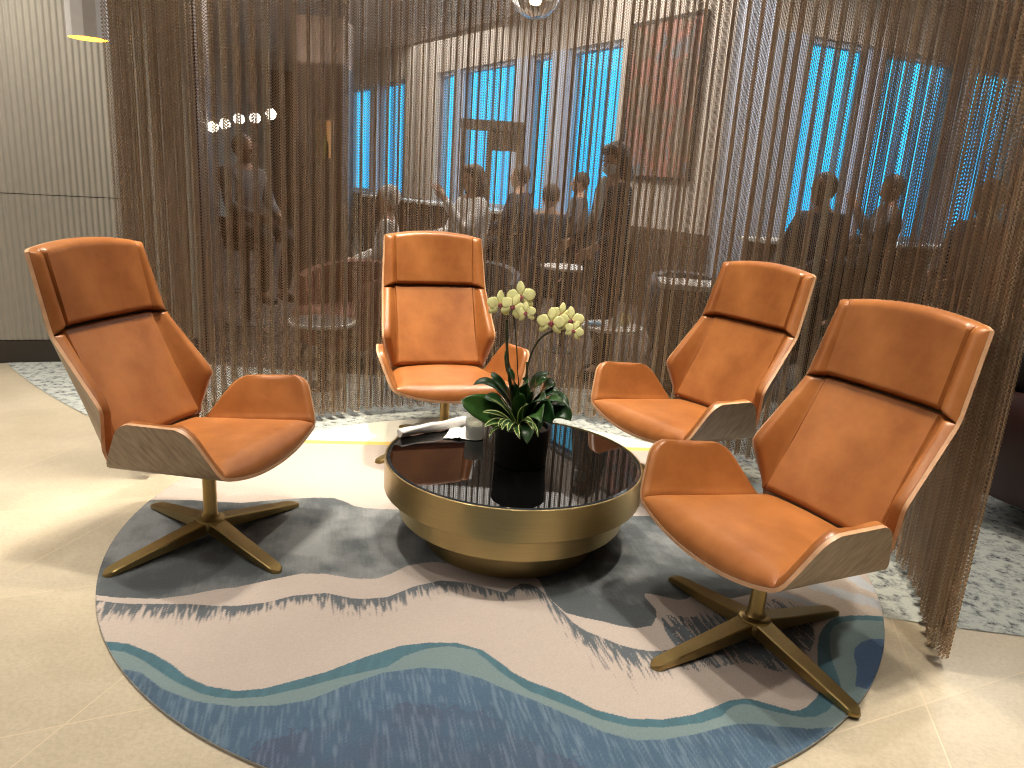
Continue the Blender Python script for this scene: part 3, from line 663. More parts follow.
# ------------------------------------------------------------------ chain curtain
def chain_curtain():
    R, A, lam = 1.68, .034, .076
    m, nt, b = newmat('anodised_chain'); a = N(nt, 'ShaderNodeAttribute', attribute_name='tone'); nt.links.new(a.outputs['Color'], b.inputs['Base Color'])
    b.inputs['Metallic'].default_value = .6; b.inputs['Roughness'].default_value = .32
    # plan path
    th = np.linspace(math.radians(-28.5), math.radians(170.6), 60000); s = (th - th[0]) * R
    ph = 2 * PI * s / lam; wob = np.cumsum(np.interp(s, np.linspace(0, s[-1], 90), rng.normal(0, 1, 90))) * (s[1] - s[0]) * 2 * PI / lam * .16
    amp = A * (1 + .16 * np.interp(s, np.linspace(0, s[-1], 70), rng.normal(0, 1, 70)))
    pr = np.sin(ph + wob); rad = R - .035 * np.clip(-th / .5 + .3, 0, 1) + amp * np.tanh(3. * pr) / np.tanh(3.)
    x = RC[0] + rad * np.cos(th); y = RC[1] + rad * np.sin(th)
    L = np.r_[0, np.cumsum(np.hypot(np.diff(x), np.diff(y)))]
    sp = .0112; n = int(L[-1] / sp); Ls = np.arange(n) * sp + sp / 2; px = np.interp(Ls, L, x); py = np.interp(Ls, L, y)
    tx = np.interp(Ls + .002, L, x) - np.interp(Ls - .002, L, x); ty = np.interp(Ls + .002, L, y) - np.interp(Ls - .002, L, y); q = np.hypot(tx, ty); tx /= q; ty /= q
    z = np.r_[np.arange(.035, 2.45, .0072), np.arange(2.50, 3.80, .06)]; nz = len(z); zig = np.where(np.arange(nz) % 2 == 0, 1., -1.); zig[z > 2.5] = 0
    w, t, off = .0026, .0018, .0038
    # ring of 3 points: tangent plane (tx,ty), normal (-ty,tx)
    ring = np.array([(-w, -t), (w, -t), (0, t * 1.2)])
    low = .012 * rng.random(n)
    C = np.empty((n, nz, 3, 3), 'f4')
    for k in range(3):
        o = ring[k, 0] * (1 + .45 * zig[None, :]) + off * zig[None, :] * np.where(np.arange(n) % 2 == 0, 1, 1)[:, None]; m_ = ring[k, 1] * np.ones((n, nz)) + .0024 * zig[None, :]
        C[:, :, k, 0] = px[:, None] + tx[:, None] * o - ty[:, None] * m_; C[:, :, k, 1] = py[:, None] + ty[:, None] * o + tx[:, None] * m_; C[:, :, k, 2] = z[None] + low[:, None]
    base = (np.arange(n) * nz * 3)[:, None, None]; i = np.arange(nz - 1)[None, :, None] * 3; k = np.arange(3)[None, None, :]; k2 = (k + 1) % 3
    F = np.stack(np.broadcast_arrays(base + i + k, base + i + k2, base + i + 3 + k2, base + i + 3 + k), -1).reshape(-1, 4).astype('i4')
    me = bpy.data.meshes.new('chain_curtain'); me.vertices.add(n * nz * 3); me.vertices.foreach_set('co', C.ravel())
    me.loops.add(len(F) * 4); me.loops.foreach_set('vertex_index', F.ravel()); me.polygons.add(len(F)); me.polygons.foreach_set('loop_start', np.arange(0, len(F) * 4, 4, dtype='i4'))
    me.update(calc_edges=True)
    tones = np.array([(.55, .39, .26), (.62, .46, .31), (.48, .33, .22), (.70, .58, .44)]); pick = rng.choice(4, n, p=[.42, .26, .20, .12])
    cc = np.concatenate([tones[pick], np.ones((n, 1))], 1).astype('f4'); at_ = me.color_attributes.new('tone', 'FLOAT_COLOR', 'POINT'); at_.data.foreach_set('color', np.repeat(cc, nz * 3, axis=0).ravel())
    me.materials.append(m); o = link(bpy.data.objects.new('chain_curtain', me))
    tag(o, 'curved curtain of hanging bronze metal chains around the seating', 'chain curtain', kind='stuff')
    # track on the ceiling
    vs, fs = [], []; nn = 90
    for q in range(nn + 1):
        a = math.radians(-30 + 202.5 * q / nn)
        for r, zz in ((R - .03, 3.80), (R + .03, 3.80), (R + .03, 3.77), (R - .03, 3.77)): vs.append((RC[0] + r * math.cos(a), RC[1] + r * math.sin(a), zz))
    for q in range(nn):
        for j in range(4): fs.append((q * 4 + j, (q + 1) * 4 + j, (q + 1) * 4 + (j + 1) % 4, q * 4 + (j + 1) % 4))
    tr = mesh('curtain_track', vs, fs, M_dark, o, sm=False)
chain_curtain()
# ------------------------------------------------------------------ room shell
M_wallpaint = mat('warm_grey_plaster', (.58, .52, .46), .8, var=.05, scale=3)
M_ceil = mat('ceiling_paint', (.60, .55, .50), .9, var=.03, scale=3)
M_rib = mat('ribbed_panel', (.36, .335, .29), .42, .25, var=.06, scale=3, stretch=(1, 1, .3))
M_plinth = mat('dark_plinth', (.035, .028, .022), .4)
M_brownwall = mat('brown_panelling', (.10, .07, .05), .5, var=.25, scale=3, stretch=(6, 6, .4))
M_mull = mat('grey_blue_mullion', (.50, .56, .68), .45, var=.05)
CZ = 3.80
def vwall(name, a, b, z0, z1, th, m):
    a = np.array(a, float); b = np.array(b, float); c = (a + b) / 2; d = b - a; L = np.hypot(*d)
    return struct(box(name, (0, 0, 0), (L, th, z1 - z0), m)), c, math.atan2(d[1], d[0])
def wall(name, a, b, z0, z1, th, m):
    o, c, r = vwall(name, a, b, z0, z1, th, m); o.location = (c[0], c[1], (z0 + z1) / 2); o.rotation_euler = (0, 0, r); return o
ce = [(-7, -4), (9, -4), (9, 12.1), (2.2, 8.9), (-5.6, 21.2), (-7, 21.2)]
struct(mesh('ceiling', [(x, y, z) for z in (CZ, CZ + .1) for x, y in ce], [(0, 1, 2, 3, 4, 5), (11, 10, 9, 8, 7, 6)] + [(i, (i + 1) % 6, (i + 1) % 6 + 6, i + 6) for i in range(6)], M_ceil, sm=False))
wall('wall_far', (-7, 21.0), (-5.5, 21.0), 0, CZ, .1, M_brownwall)
wall('wall_rear', (-7, -4), (9, -4), 0, CZ, .1, M_wallpaint); wall('wall_far_left', (-6.95, -4), (-6.95, 21), 0, CZ, .1, M_wallpaint)
wall('wall_right', (8.95, -4), (8.95, 12), 0, CZ, .1, M_brownwall)
# ribbed panel wall at the left
wa, wb = np.array([-5.2, 4.34]), np.array([-2.30, 5.468]); d = (wb - wa); L = np.hypot(*d); d /= L; nrm = np.array([d[1], -d[0]])
def ribbed(z0, z1):
    prof = []; p = .037; n = int(L / p)
    for i in range(n):
        s = i * p
        for ds, h in ((0, 0), (.007, .002), (.013, .008), (.020, .010), (.027, .008), (.032, .002)): prof.append((s + ds, h))
    prof.append((n * p, 0)); vs = []
    for s, h in prof:
        q = wa + d * s + nrm * h
        for z in (z0, z1): vs.append((q[0], q[1], z))
    e = len(prof); q0, q1 = wa - nrm * .05, wa + d * L - nrm * .05
    fs = [(2 * i, 2 * i + 2, 2 * i + 3, 2 * i + 1) for i in range(e - 1)]
    k = len(vs); vs += [(q0[0], q0[1], z0), (q0[0], q0[1], z1), (q1[0], q1[1], z0), (q1[0], q1[1], z1)]
    fs += [(k, 0, 1, k + 1), (2 * e - 2, k + 2, k + 3, 2 * e - 1), (k + 2, k, k + 1, k + 3)]
    return struct(mesh('wall_left', vs, fs, M_rib, auto=60))
ribbed(.16, 1.138); ribbed(1.143, CZ)
q = wa - nrm * .06; wall('wall_left_core', tuple(wa - nrm * .11), tuple(wb - nrm * .11), .0, CZ, .12, M_brownwall)
q0, q1 = wa + d * 1.78 + nrm * .0, wb; o = wall('baseboard_left', tuple(wa + d * 1.80), tuple(wb), .003, .155, .03, M_plinth)
wall('wall_back_left', (-2.40, 5.62), (-6.0, 15.0), 0, CZ, .1, M_brownwall)

# ------------------------------------------------------------------ glazed front, two straight runs meeting at a corner
def run(A, B, wins, zs, zt, wname, k0):
    A = np.array(A, float); B = np.array(B, float); d = B - A; L = np.hypot(*d); d /= L; ang = math.atan2(d[1], d[0]); nn = np.array([-d[1], d[0]])
    P = lambda s: tuple(A + d * s)
    wall(wname, P(0), P(L), 0, zs, .25, M_brownwall); wall(wname + '_head', P(0), P(L), zt, CZ, .25, M_wallpaint)
    s = 0; segs = []
    for a, b in wins:
        if a > s + .01: segs.append((s, a))
        s = b
    if s < L: segs.append((s, L))
    for a, b in segs: wall(wname + '_pier', P(a), P(b), zs, zt, .25, M_mull if (b - a < .9 or 'right' in wname) else M_wallpaint)
    for j, (a, b) in enumerate(wins):
        k = k0 + j; w = b - a; c = A + d * (a + b) / 2; r = empty('window_%d' % k, (c[0], c[1], (zs + zt) / 2), ang); struct(r)
        bm = bmesh.new(); h = zt - zs
        for x, z, sx, sz in ((-w / 2 + .03, 0, .06, h), (w / 2 - .03, 0, .06, h), (0, -h / 2 + .03, w - .12, .06), (0, h / 2 - .03, w - .12, .06)): add_box(bm, (x, 0, z), (sx, .12, sz))
        bm_obj('window_frame', bm, M_mull, r, sm=False); box('window_pane', (0, 0, 0), (w - .11, .012, h - .11), M_pane, r)
        box('window_sill', (0, -.2 if wname != 'x' else 0, -h / 2 - .02), (w, .3, .04), M_mull, r)
fa, fb = np.array([-3.699, 17.897]), np.array([2.15, 8.68]); da = fb - fa; La = np.hypot(*da); da /= La
def s_at(px, py, z, O, dd):
    q = atz(px, py, z)[:2] - O; # intersection of the view plane through the pixel with the run
    v = atz(px, py, z)[:2]; # ray in plan from camera
    v = v / np.linalg.norm(v); M2 = np.array([[v[0], -dd[0]], [v[1], -dd[1]]]); t = np.linalg.solve(M2, O); return t[1]
WA = [(352, 376), (383, 411), (444, 461), (466, 523), (536, 560), (576, 632)]; ty = lambda x: 85 - (x - 370) * .17
winsA = [(s_at(a, ty(a), 3.2, fa, da), s_at(b, ty(b), 3.2, fa, da)) for a, b in WA]
ext = fa - da * 3.5
winsA = [(a + 3.5, b + 3.5) for a, b in winsA]
run(ext, fb, winsA, .98, 3.2, 'wall_window_left', 1)
fc = np.array([2.15, 8.9]); fd = np.array([8.8, 11.95]); db = fd - fc; Lb = np.hypot(*db); db /= Lb
WB = [(804, 868), (882, 960), (975, 1060)]; winsB = [(s_at(a, 45, 3.2, fc, db), s_at(b, 52, 3.2, fc, db)) for a, b in WB]
run(fc, fd, winsB, .98, 3.2, 'wall_window_right', 7)
# sloping corner pier
wall('wall_corner', (2.1, 8.66), (2.5, 8.98), 0, CZ, .2, M_mull)

def on_plane(px, py, O, dd, off=0.0):
    """3-D point where the pixel's view ray meets the vertical run"""
    nn = np.array([dd[1], -dd[0], 0]); D0 = CF + (px - 512) / FPX * CR - (py - 384) / FPX * CU
    O3 = np.array([O[0], O[1], 0]) + nn * off; t = ((O3 - CP) @ nn) / (D0 @ nn); return CP + D0 * t
# painting on the blank bay beside the last window
p0, p1 = on_plane(645, 28, fa, da, .0), on_plane(718, 16, fa, da, .0)
nrmA = np.array([da[1], -da[0]]) * (1 if (np.array([da[1], -da[0]]) @ -fb) > 0 else -1)
s0, s1 = (p0[:2] - ext) @ da, (p1[:2] - ext) @ da; zb = on_plane(642, 178, fa, da)[2]; zt = p0[2]
cpt = ext + da * (s0 + s1) / 2 + nrmA * .155; pic = empty('painting', (cpt[0], cpt[1], (zb + zt) / 2), math.atan2(da[1], da[0])); tag(pic, 'large abstract painting in rose and grey on the wall behind the chains', 'painting')
w_, h_ = abs(s1 - s0), abs(zt - zb)
bm = bmesh.new()
for x, z, sx, sz in ((-w_ / 2, 0, .04, h_ + .04), (w_ / 2, 0, .04, h_ + .04), (0, -h_ / 2, w_, .04), (0, h_ / 2, w_, .04)): add_box(bm, (x, 0, z), (sx, .05, sz))
bm_obj('frame', bm, M_dark, pic, sm=False)
def art_mat():
    m, nt, b = newmat('abstract_canvas'); tc = N(nt, 'ShaderNodeTexCoord'); mp = N(nt, 'ShaderNodeMapping'); mp.inputs['Scale'].default_value = (1.6, 1, 1.0); nt.links.new(tc.outputs['Object'], mp.inputs[0])
    n1 = N(nt, 'ShaderNodeTexNoise', Scale=2.2, Detail=3.0, Distortion=1.2); nt.links.new(mp.outputs[0], n1.inputs['Vector']); r = N(nt, 'ShaderNodeValToRGB'); e = r.color_ramp.elements
    e[0].position = .34; e[0].color = (.16, .19, .21, 1); e[1].position = .66; e[1].color = (.30, .24, .20, 1); a = e.new(.45); a.color = (.42, .17, .13, 1); a = e.new(.55); a.color = (.20, .17, .13, 1)
    nt.links.new(n1.outputs[0], r.inputs[0]); nt.links.new(r.outputs[0], b.inputs['Base Color']); return m
box('canvas', (0, 0, 0), (w_ - .03, .03, h_ - .03), art_mat(), pic)

# ------------------------------------------------------------------ furniture beyond the curtain
M_counter = mat('pale_stone_counter', (.62, .60, .57), .35, var=.06)
M_oak = mat('dark_oak_front', (.075, .05, .035), .5, var=.3, scale=5, stretch=(8, 8, .4))
M_blk = mat('black_upholstery', (.018, .014, .014), .6, var=.2)
M_maroon = mat('dark_maroon_leather', (.040, .012, .012), .42, var=.2, scale=9)
def counter(name, a, b, z, dep, label, cat='counter', front=M_oak):
    a = np.array(a, float); b = np.array(b, float); c = (a + b) / 2; dd = b - a; L = np.hypot(*dd)
    r = empty(name, (c[0], c[1], 0), math.atan2(dd[1], dd[0])); tag(r, label, cat)
    box('worktop', (0, 0, z - .02), (L, dep, .04), M_counter, r, bevel=.006); box('front_panel', (0, 0, (z - .04) / 2 + .002), (L - .06, dep - .12, z - .045), front, r)
    bm = bmesh.new(); add_box(bm, (0, 0, .05), (L - .04, dep - .08, .09)); bm_obj('plinth', bm, M_dark, r, sm=False)
    return r
counter('bar_counter', (-2.75, 14.0), (.45, 9.70), 1.02, .45, 'long high drinks counter with pale top, in front of the left windows')
counter('bar_counter', (2.35, 7.9), (7.6, 10.3), 1.02, .45, 'long high drinks counter with pale top, below the right windows')
counter('low_cabinet', (1.02, 5.55), (1.72, 5.50), .80, .42, 'low brown slatted cabinet with pale top beyond the curtain', 'cabinet')
# portal with two openings near the windows
pr = empty('timber_portal', (.0, 0, 0)); tag(pr, 'brown timber portal frame standing before the left windows', 'portal frame')
dp = 10.2
bm = bmesh.new()
def pbox(x0, y0, x1, y1):
    a = at(x0, y0, dp); b = at(x1, y1, dp); c = (a + b) / 2; add_box(bm, (c[0], c[1], max(0, c[2])), (abs(b[0] - a[0]), .25, abs(b[2] - a[2])))
pbox(462, 119, 524, 133)
A_ = at(462, 119, dp); B_ = at(524, 119, dp)
for x0, x1 in ((462, 465), (488, 493), (519, 524)):
    a = at(x0, 130, dp); b = at(x1, 130, dp); add_box(bm, ((a[0] + b[0]) / 2, a[1], a[2] / 2), (abs(b[0] - a[0]), .25, a[2]))
bm_obj('frame', bm, M_oak, pr, sm=False)
a = at(490, 140, dp); b = at(522, 140, dp); box('upper_panel', ((a[0] + b[0]) / 2, a[1] + .02, a[2] + .04), (abs(b[0] - a[0]), .1, .34), M_oak, pr)

M_dtop = mat('dark_table_top', (.05, .035, .028), .5, var=.1)
def pedestal_table(name, x, y, z, r, label, dark=False):
    t = empty(name, (x, y, 0)); tag(t, label, 'table', 'round side tables beyond the curtain')
    lathe('table_top', [(0, z - .025), (r - .006, z - .025), (r, z - .018), (r, z - .004), (r - .012, z), (0, z)], [M_counter, M_dtop], t, 48, idx=[0, 0, 0, 0, 1 if dark else 0])
    lathe('pedestal', [(0, z - .026), (.05, z - .026), (.03, z - .05), (.028, .05), (.06, .03), (0, .03)], M_dark, t, 24)
    lathe('foot', [(0, .004), (r * .6, .004), (r * .6, .014), (.05, .03), (0, .03)], M_dark, t, 32)
    return t
p = at(612, 325, 5.1); pedestal_table('side_table', p[0], p[1], p[2], .21, 'small round white side table holding glass and cups, behind the orchid')
TX, TY, TZ = p
p = at(322, 320, 5.0); pedestal_table('side_table', p[0], p[1], p[2], .22, 'round white-edged side table beyond the curtain, left of the back chair', True)
UX, UY, UZ = p
p = at(566, 266, 6.5); pedestal_table('side_table', p[0], p[1], p[2], .22, 'small round pale side table beside the standing woman')
# champagne glass, cup, bowl, napkin on the right table
cg = lathe('champagne_flute', [(0, .001), (.032, .001), (.004, .006), (.004, .08), (.012, .10), (.026, .15), (.024, .20), (.023, .20), (.024, .15), (.008, .102), (0, .10)], M_glass, None, 24, c=(TX - .07, TY, TZ)); tag(cg, 'champagne flute standing on the small white side table', 'glass')
M_cer = mat('white_ceramic', (.8, .79, .76), .25, var=.02); M_blue = mat('pale_blue_paper', (.25, .55, .8), .6, var=.1); M_amb = mat('amber_candle_glass', (.75, .62, .35), .3, var=.1)
cu = lathe('cup', [(0, .001), (.022, .001), (.036, .03), (.04, .06), (.038, .06), (.033, .03), (0, .01)], M_cer, None, 24, c=(TX + .0, TY - .1, TZ)); tag(cu, 'white ceramic cup on the small white side table', 'cup')
cn = lathe('tealight_holder', [(0, .001), (.035, .001), (.038, .004), (.038, .075), (.034, .075), (.033, .02), (0, .02)], M_amb, None, 24, c=(TX + .085, TY + .03, TZ)); tag(cn, 'pale amber candle holder on the small white side table', 'candle holder')
nb_ = box('folded_napkin', (TX - .13, TY - .06, TZ + .012), (.09, .07, .02), M_blue, bevel=.004, rz=.3); tag(nb_, 'pale blue folded napkin on the small white side table edge', 'napkin')

# tub armchairs
def armchair(name, x, y, rz, m, label, s=1, seatz=.42):
    r = empty(name, (x, y, 0), rz); tag(r, label, 'armchair')
    vs, fs = [], []; n = 36; th = .09
    prof = [(.30, .16), (.36, .30), (.38, .60), (.385, .74), (.36, .765), (.31, .75), (.29, .58), (.275, .44), (.27, .16)]
    for k in range(n + 1):
        a = math.radians(60 + 240 * k / n); f = abs(k / n * 2 - 1); drop = .12 * f ** 2
        for rr, z in prof: vs.append((rr * math.cos(a) * 1.0, rr * math.sin(a) * 1.05, z - (drop if z > .5 else 0)))
    p = len(prof)
    for k in range(n):
        for j in range(p): fs.append((k * p + j, (k + 1) * p + j, (k + 1) * p + (j + 1) % p, k * p + (j + 1) % p))
    fs += [tuple(range(p)), tuple(n * p + j for j in range(p - 1, -1, -1))]
    mesh('tub_back', vs, fs, m, r, auto=50)
    bm = bmesh.new(); add_box(bm, (.04, 0, seatz - .07), (.56, .52, .16), bevel=.05, seg=4); bm_obj('seat_cushion', bm, m, r)
    bm = bmesh.new(); add_box(bm, (.02, 0, .22), (.5, .5, .13), bevel=.03, seg=3); bm_obj('seat_frame', bm, m, r)
    for sx, sy in ((1, 1), (1, -1), (-1, 1), (-1, -1)): tube('leg', [(.2 * sx, .2 * sy, .18), (.25 * sx, .25 * sy, .004)], [.02, .012], M_dark, r, 10)
    r.scale = (s, s, s); return r
# chair beyond the curtain's right end
arm = armchair('tub_armchair', 2.66, 3.42, math.radians(38), M_maroon, 'dark maroon leather armchair at the right edge behind the curtain', 1.22); arm.scale = (1.25, 1.25, .88)
bm = bmesh.new(); bmesh.ops.create_uvsphere(bm, u_segments=28, v_segments=18, radius=1, matrix=Matrix.Diagonal((.23, .09, .20, 1)))
cu1 = bm_obj('throw_cushion', bm, M_blk); cu1.location = tuple(at(1030, 366, 3.42)); cu1.scale = (.8, .8, .8); cu1.rotation_euler = (.2, .1, .6); tag(cu1, 'black cushion resting in the maroon armchair at the right edge', 'cushion')
M_grey = mat('grey_white_fabric', (.45, .45, .44), .9, var=.25, scale=25)
bm = bmesh.new(); bmesh.ops.create_uvsphere(bm, u_segments=28, v_segments=18, radius=1, matrix=Matrix.Diagonal((.18, .07, .16, 1)))
cu2 = bm_obj('throw_cushion', bm, M_grey); cu2.location = tuple(at(1030, 346, 3.62)); cu2.scale = (.9, .9, .9); cu2.rotation_euler = (.3, .2, .3); tag(cu2, 'pale grey cushion leaning on the black cushion at the right edge', 'cushion')
M_red = mat('brick_red_fabric', (.22, .085, .06), .8, var=.15, scale=20); M_greyf = mat('slate_fabric', (.10, .10, .11), .8, var=.15, scale=20)
p = at(346, 330, 5.75); armchair('tub_armchair', p[0], p[1], -2.2, M_red, 'brick-red tub armchair beside the left side table')
p = at(470, 330, 6.2); armchair('tub_armchair', p[0], p[1], -1.6, M_greyf, 'dark slate tub armchair behind the chain curtain, near the high counter')
p = at(690, 330, 6.4); armchair('tub_armchair', p[0], p[1], -1.2, M_greyf, 'dark slate tub armchair behind the chain curtain, right of the standing woman')

# back bar with lit shelves at the left
bb = empty('back_bar', (0, 0, 0)); tag(bb, 'dark back bar cabinet with an amber-lit bottle niche', 'bar cabinet')
M_amber = mat('amber_lit_back', (.6, .3, .1), .6, emit=(1, .50, .2), estr=.5)
a = at(300, 60, 9.5); b = at(348, 60, 9.5); cx, cy = (a[0] + b[0]) / 2, a[1]; bm = bmesh.new(); W = abs(b[0] - a[0])
z1, z2 = at(327, 158, 9.5)[2], at(327, 118, 9.5)[2]
add_box(bm, (cx, cy + .3, 1.6), (W, .1, 3.2))
add_box(bm, (cx - W * .28, cy, 1.6), (W * .44, .5, 3.2)); add_box(bm, (cx + W * .42, cy, 1.6), (W * .16, .5, 3.2)); add_box(bm, (cx + W * .15, cy, z1 / 2), (W * .42, .5, z1)); add_box(bm, (cx + W * .15, cy, (z2 + 3.2) / 2), (W * .42, .5, 3.2 - z2))
bm_obj('carcass', bm, M_oak, bb, sm=False); box('lit_back_panel', (cx + W * .15, cy + .22, (z1 + z2) / 2), (W * .40, .02, z2 - z1 - .01), M_amber, bb)
M_bot = glassmat('green_bottle_glass', (.3, .5, .25))
for k in range(4):
    bo = lathe('bottle', [(0, 0), (.035, 0), (.036, .01), (.036, .18), (.014, .22), (.013, .29), (0, .29)], M_bot, None, 16, c=(cx + W * .15 + (k - 1.5) * .11, cy - .05, z1 + .001))
    tag(bo, 'bottle in the amber-lit niche of the back bar', 'bottle', 'bottles in the lit niche')

# pendant lamps
M_bulb = mat('glowing_globe', (1, .9, .75), .5, emit=(1, .93, .82), estr=6)
def pendant_globe(px, py, dep, r, label):
    p = at(px, py, dep); e = empty('globe_pendant_lamp', tuple(p)); tag(e, label, 'pendant lamp', 'row of globe pendant lamps over the far bar')
    bm = bmesh.new(); bmesh.ops.create_uvsphere(bm, u_segments=20, v_segments=14, radius=r); bm_obj('globe', bm, M_bulb, e)
    tube('cord', [(0, 0, r), (0, 0, CZ - p[2])], .006, M_dark, e, 6)
gl_l = ['leftmost and lowest globe pendant lamp in the far row', 'second globe pendant lamp from the left in the far row', 'third globe pendant lamp from the left in the far row', 'fourth globe pendant lamp from the left in the far row', 'fifth globe pendant lamp in the far row, nearest the back bar']
for (px, py), lb in zip(((213, 127), (225, 124), (239, 119), (255, 118), (271, 114)), gl_l): pendant_globe(px, py, 9, .062, lb)
# clear globe pendant in front of the curtain
p = at(536, -9, 2.6); gp = empty('glass_globe_pendant', tuple(p)); gp.scale = (1.04,) * 3; tag(gp, 'clear glass globe pendant lamp at the top centre of the picture', 'pendant lamp')
lathe('globe', [(0, -.085)] + [(.085 * math.sin(t), -.085 * math.cos(t)) for t in np.linspace(.1, 2.85, 22)] + [(.083 * math.sin(t), -.083 * math.cos(t)) for t in np.linspace(2.85, .1, 22)] + [(0, -.083)], M_glass, gp, 40, auto=80)
M_fil = mat('glowing_filament', (1, .8, .5), .5, emit=(1, .72, .38), estr=22)
lathe('bulb', [(0, -.045), (.016, -.04), (.024, -.02), (.022, .002), (.012, .025), (0, .03)], M_fil, gp, 20)
lathe('lamp_holder', [(0, .025), (.014, .027), (.018, .04), (.018, .085), (.006, .095), (0, .095)], M_brass, gp, 20)
tube('cord', [(0, 0, .09), (0, 0, CZ - p[2])], .004, M_dark, gp, 6)
# faceted cylinder pendant at the left, before the ribbed wall
p = at(88.5, 39, 4.0); cp_ = empty('cylinder_pendant_lamp', tuple(p)); tag(cp_, 'white cylinder pendant lamp with gold lining, hanging before the ribbed wall', 'pendant lamp')
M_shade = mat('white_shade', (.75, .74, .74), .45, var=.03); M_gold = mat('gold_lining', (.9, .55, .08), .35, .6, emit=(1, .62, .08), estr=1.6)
lathe('shade', [(.098, 0), (.1, .002), (.1, .60), (.02, .61), (0, .61)], M_shade, cp_, 10, auto=20)
lathe('lining', [(.0975, .001), (.097, .58), (0, .59)], M_gold, cp_, 10, auto=20)
tube('cord', [(0, 0, .60), (0, 0, CZ - p[2])], .006, M_dark, cp_, 6)
bm = bmesh.new(); bmesh.ops.create_uvsphere(bm, u_segments=16, v_segments=10, radius=.04, matrix=Matrix.Translation((0, 0, .12))); bm_obj('bulb', bm, mat('warm_bulb', (1, .9, .7), .5, emit=(1, .75, .4), estr=18), cp_)
# linear ceiling lights (their reflections streak the glazing)
M_tube = mat('light_strip', (1, 1, 1), .5, emit=(1, .97, .92), estr=9)
LL = [((-1.5, 7.0), 1.9, -.99), ((.4, 6.4), 1.9, -.99), ((3.6, 6.6), 1.9, .43), ((5.6, 7.6), 1.9, .43), ((-3.4, 9.6), 1.9, -.99)]
LN = ['over the bar at the far left', 'over the area behind the back chair', 'before the right-hand windows', 'at the far right before the windows', 'deepest in the room at the left']
for ((x, y), L_, rz), nm in zip(LL, LN):
    e = empty('linear_ceiling_light', (x, y, CZ - .01), rz); tag(e, 'slim linear ceiling light ' + nm, 'ceiling light', 'linear ceiling lights')
    box('housing', (0, 0, 0), (L_ + .04, .10, .03), M_dark, e); box('diffuser', (0, 0, -.018), (L_, .07, .008), M_tube, e)

# ------------------------------------------------------------------ people beyond the curtain
M_skin = mat('skin', (.50, .30, .21), .55, var=.05); M_skin2 = mat('skin_deep', (.25, .13, .08), .55, var=.05)
M_bhair = mat('brown_hair', (.06, .035, .022), .6, var=.4, scale=60); M_whair = mat('white_hair', (.72, .70, .68), .8, var=.08, scale=60)
M_coat = mat('black_coat', (.018, .018, .022), .8, var=.1); M_blouse = mat('white_blouse', (.75, .74, .73), .85, var=.05); M_mask = mat('white_mask', (.72, .78, .82), .8)
M_navyc = mat('navy_cloth', (.025, .03, .05), .8, var=.1); M_greyc = mat('grey_cloth', (.10, .10, .11), .85, var=.1); M_trouser = mat('dark_trousers', (.02, .02, .022), .8)
def skin(name, V, Ed, Rr, m, parent, root=0, sub=2):
    me = bpy.data.meshes.new(name); me.from_pydata([tuple(v) for v in V], Ed, []); me.materials.append(m)
    o = link(bpy.data.objects.new(name, me), parent); s = o.modifiers.new('skin', 'SKIN'); s.use_smooth_shade = True
    for i, v in enumerate(me.skin_vertices[0].data):
        r = Rr[i]; v.radius = (r, r) if not isinstance(r, tuple) else r; v.use_root = (i == root)
    u = o.modifiers.new('sub', 'SUBSURF'); u.levels = sub; u.render_levels = sub
    return o
def ell(bm, c, s, rot=None, seg=16):
    Mx = Matrix.Translation(c) @ (rot.to_4x4() if rot else Matrix.Identity(4)) @ Matrix.Diagonal((*s, 1)); bmesh.ops.create_uvsphere(bm, u_segments=seg, v_segments=max(8, seg * 2 // 3), radius=1, matrix=Mx)
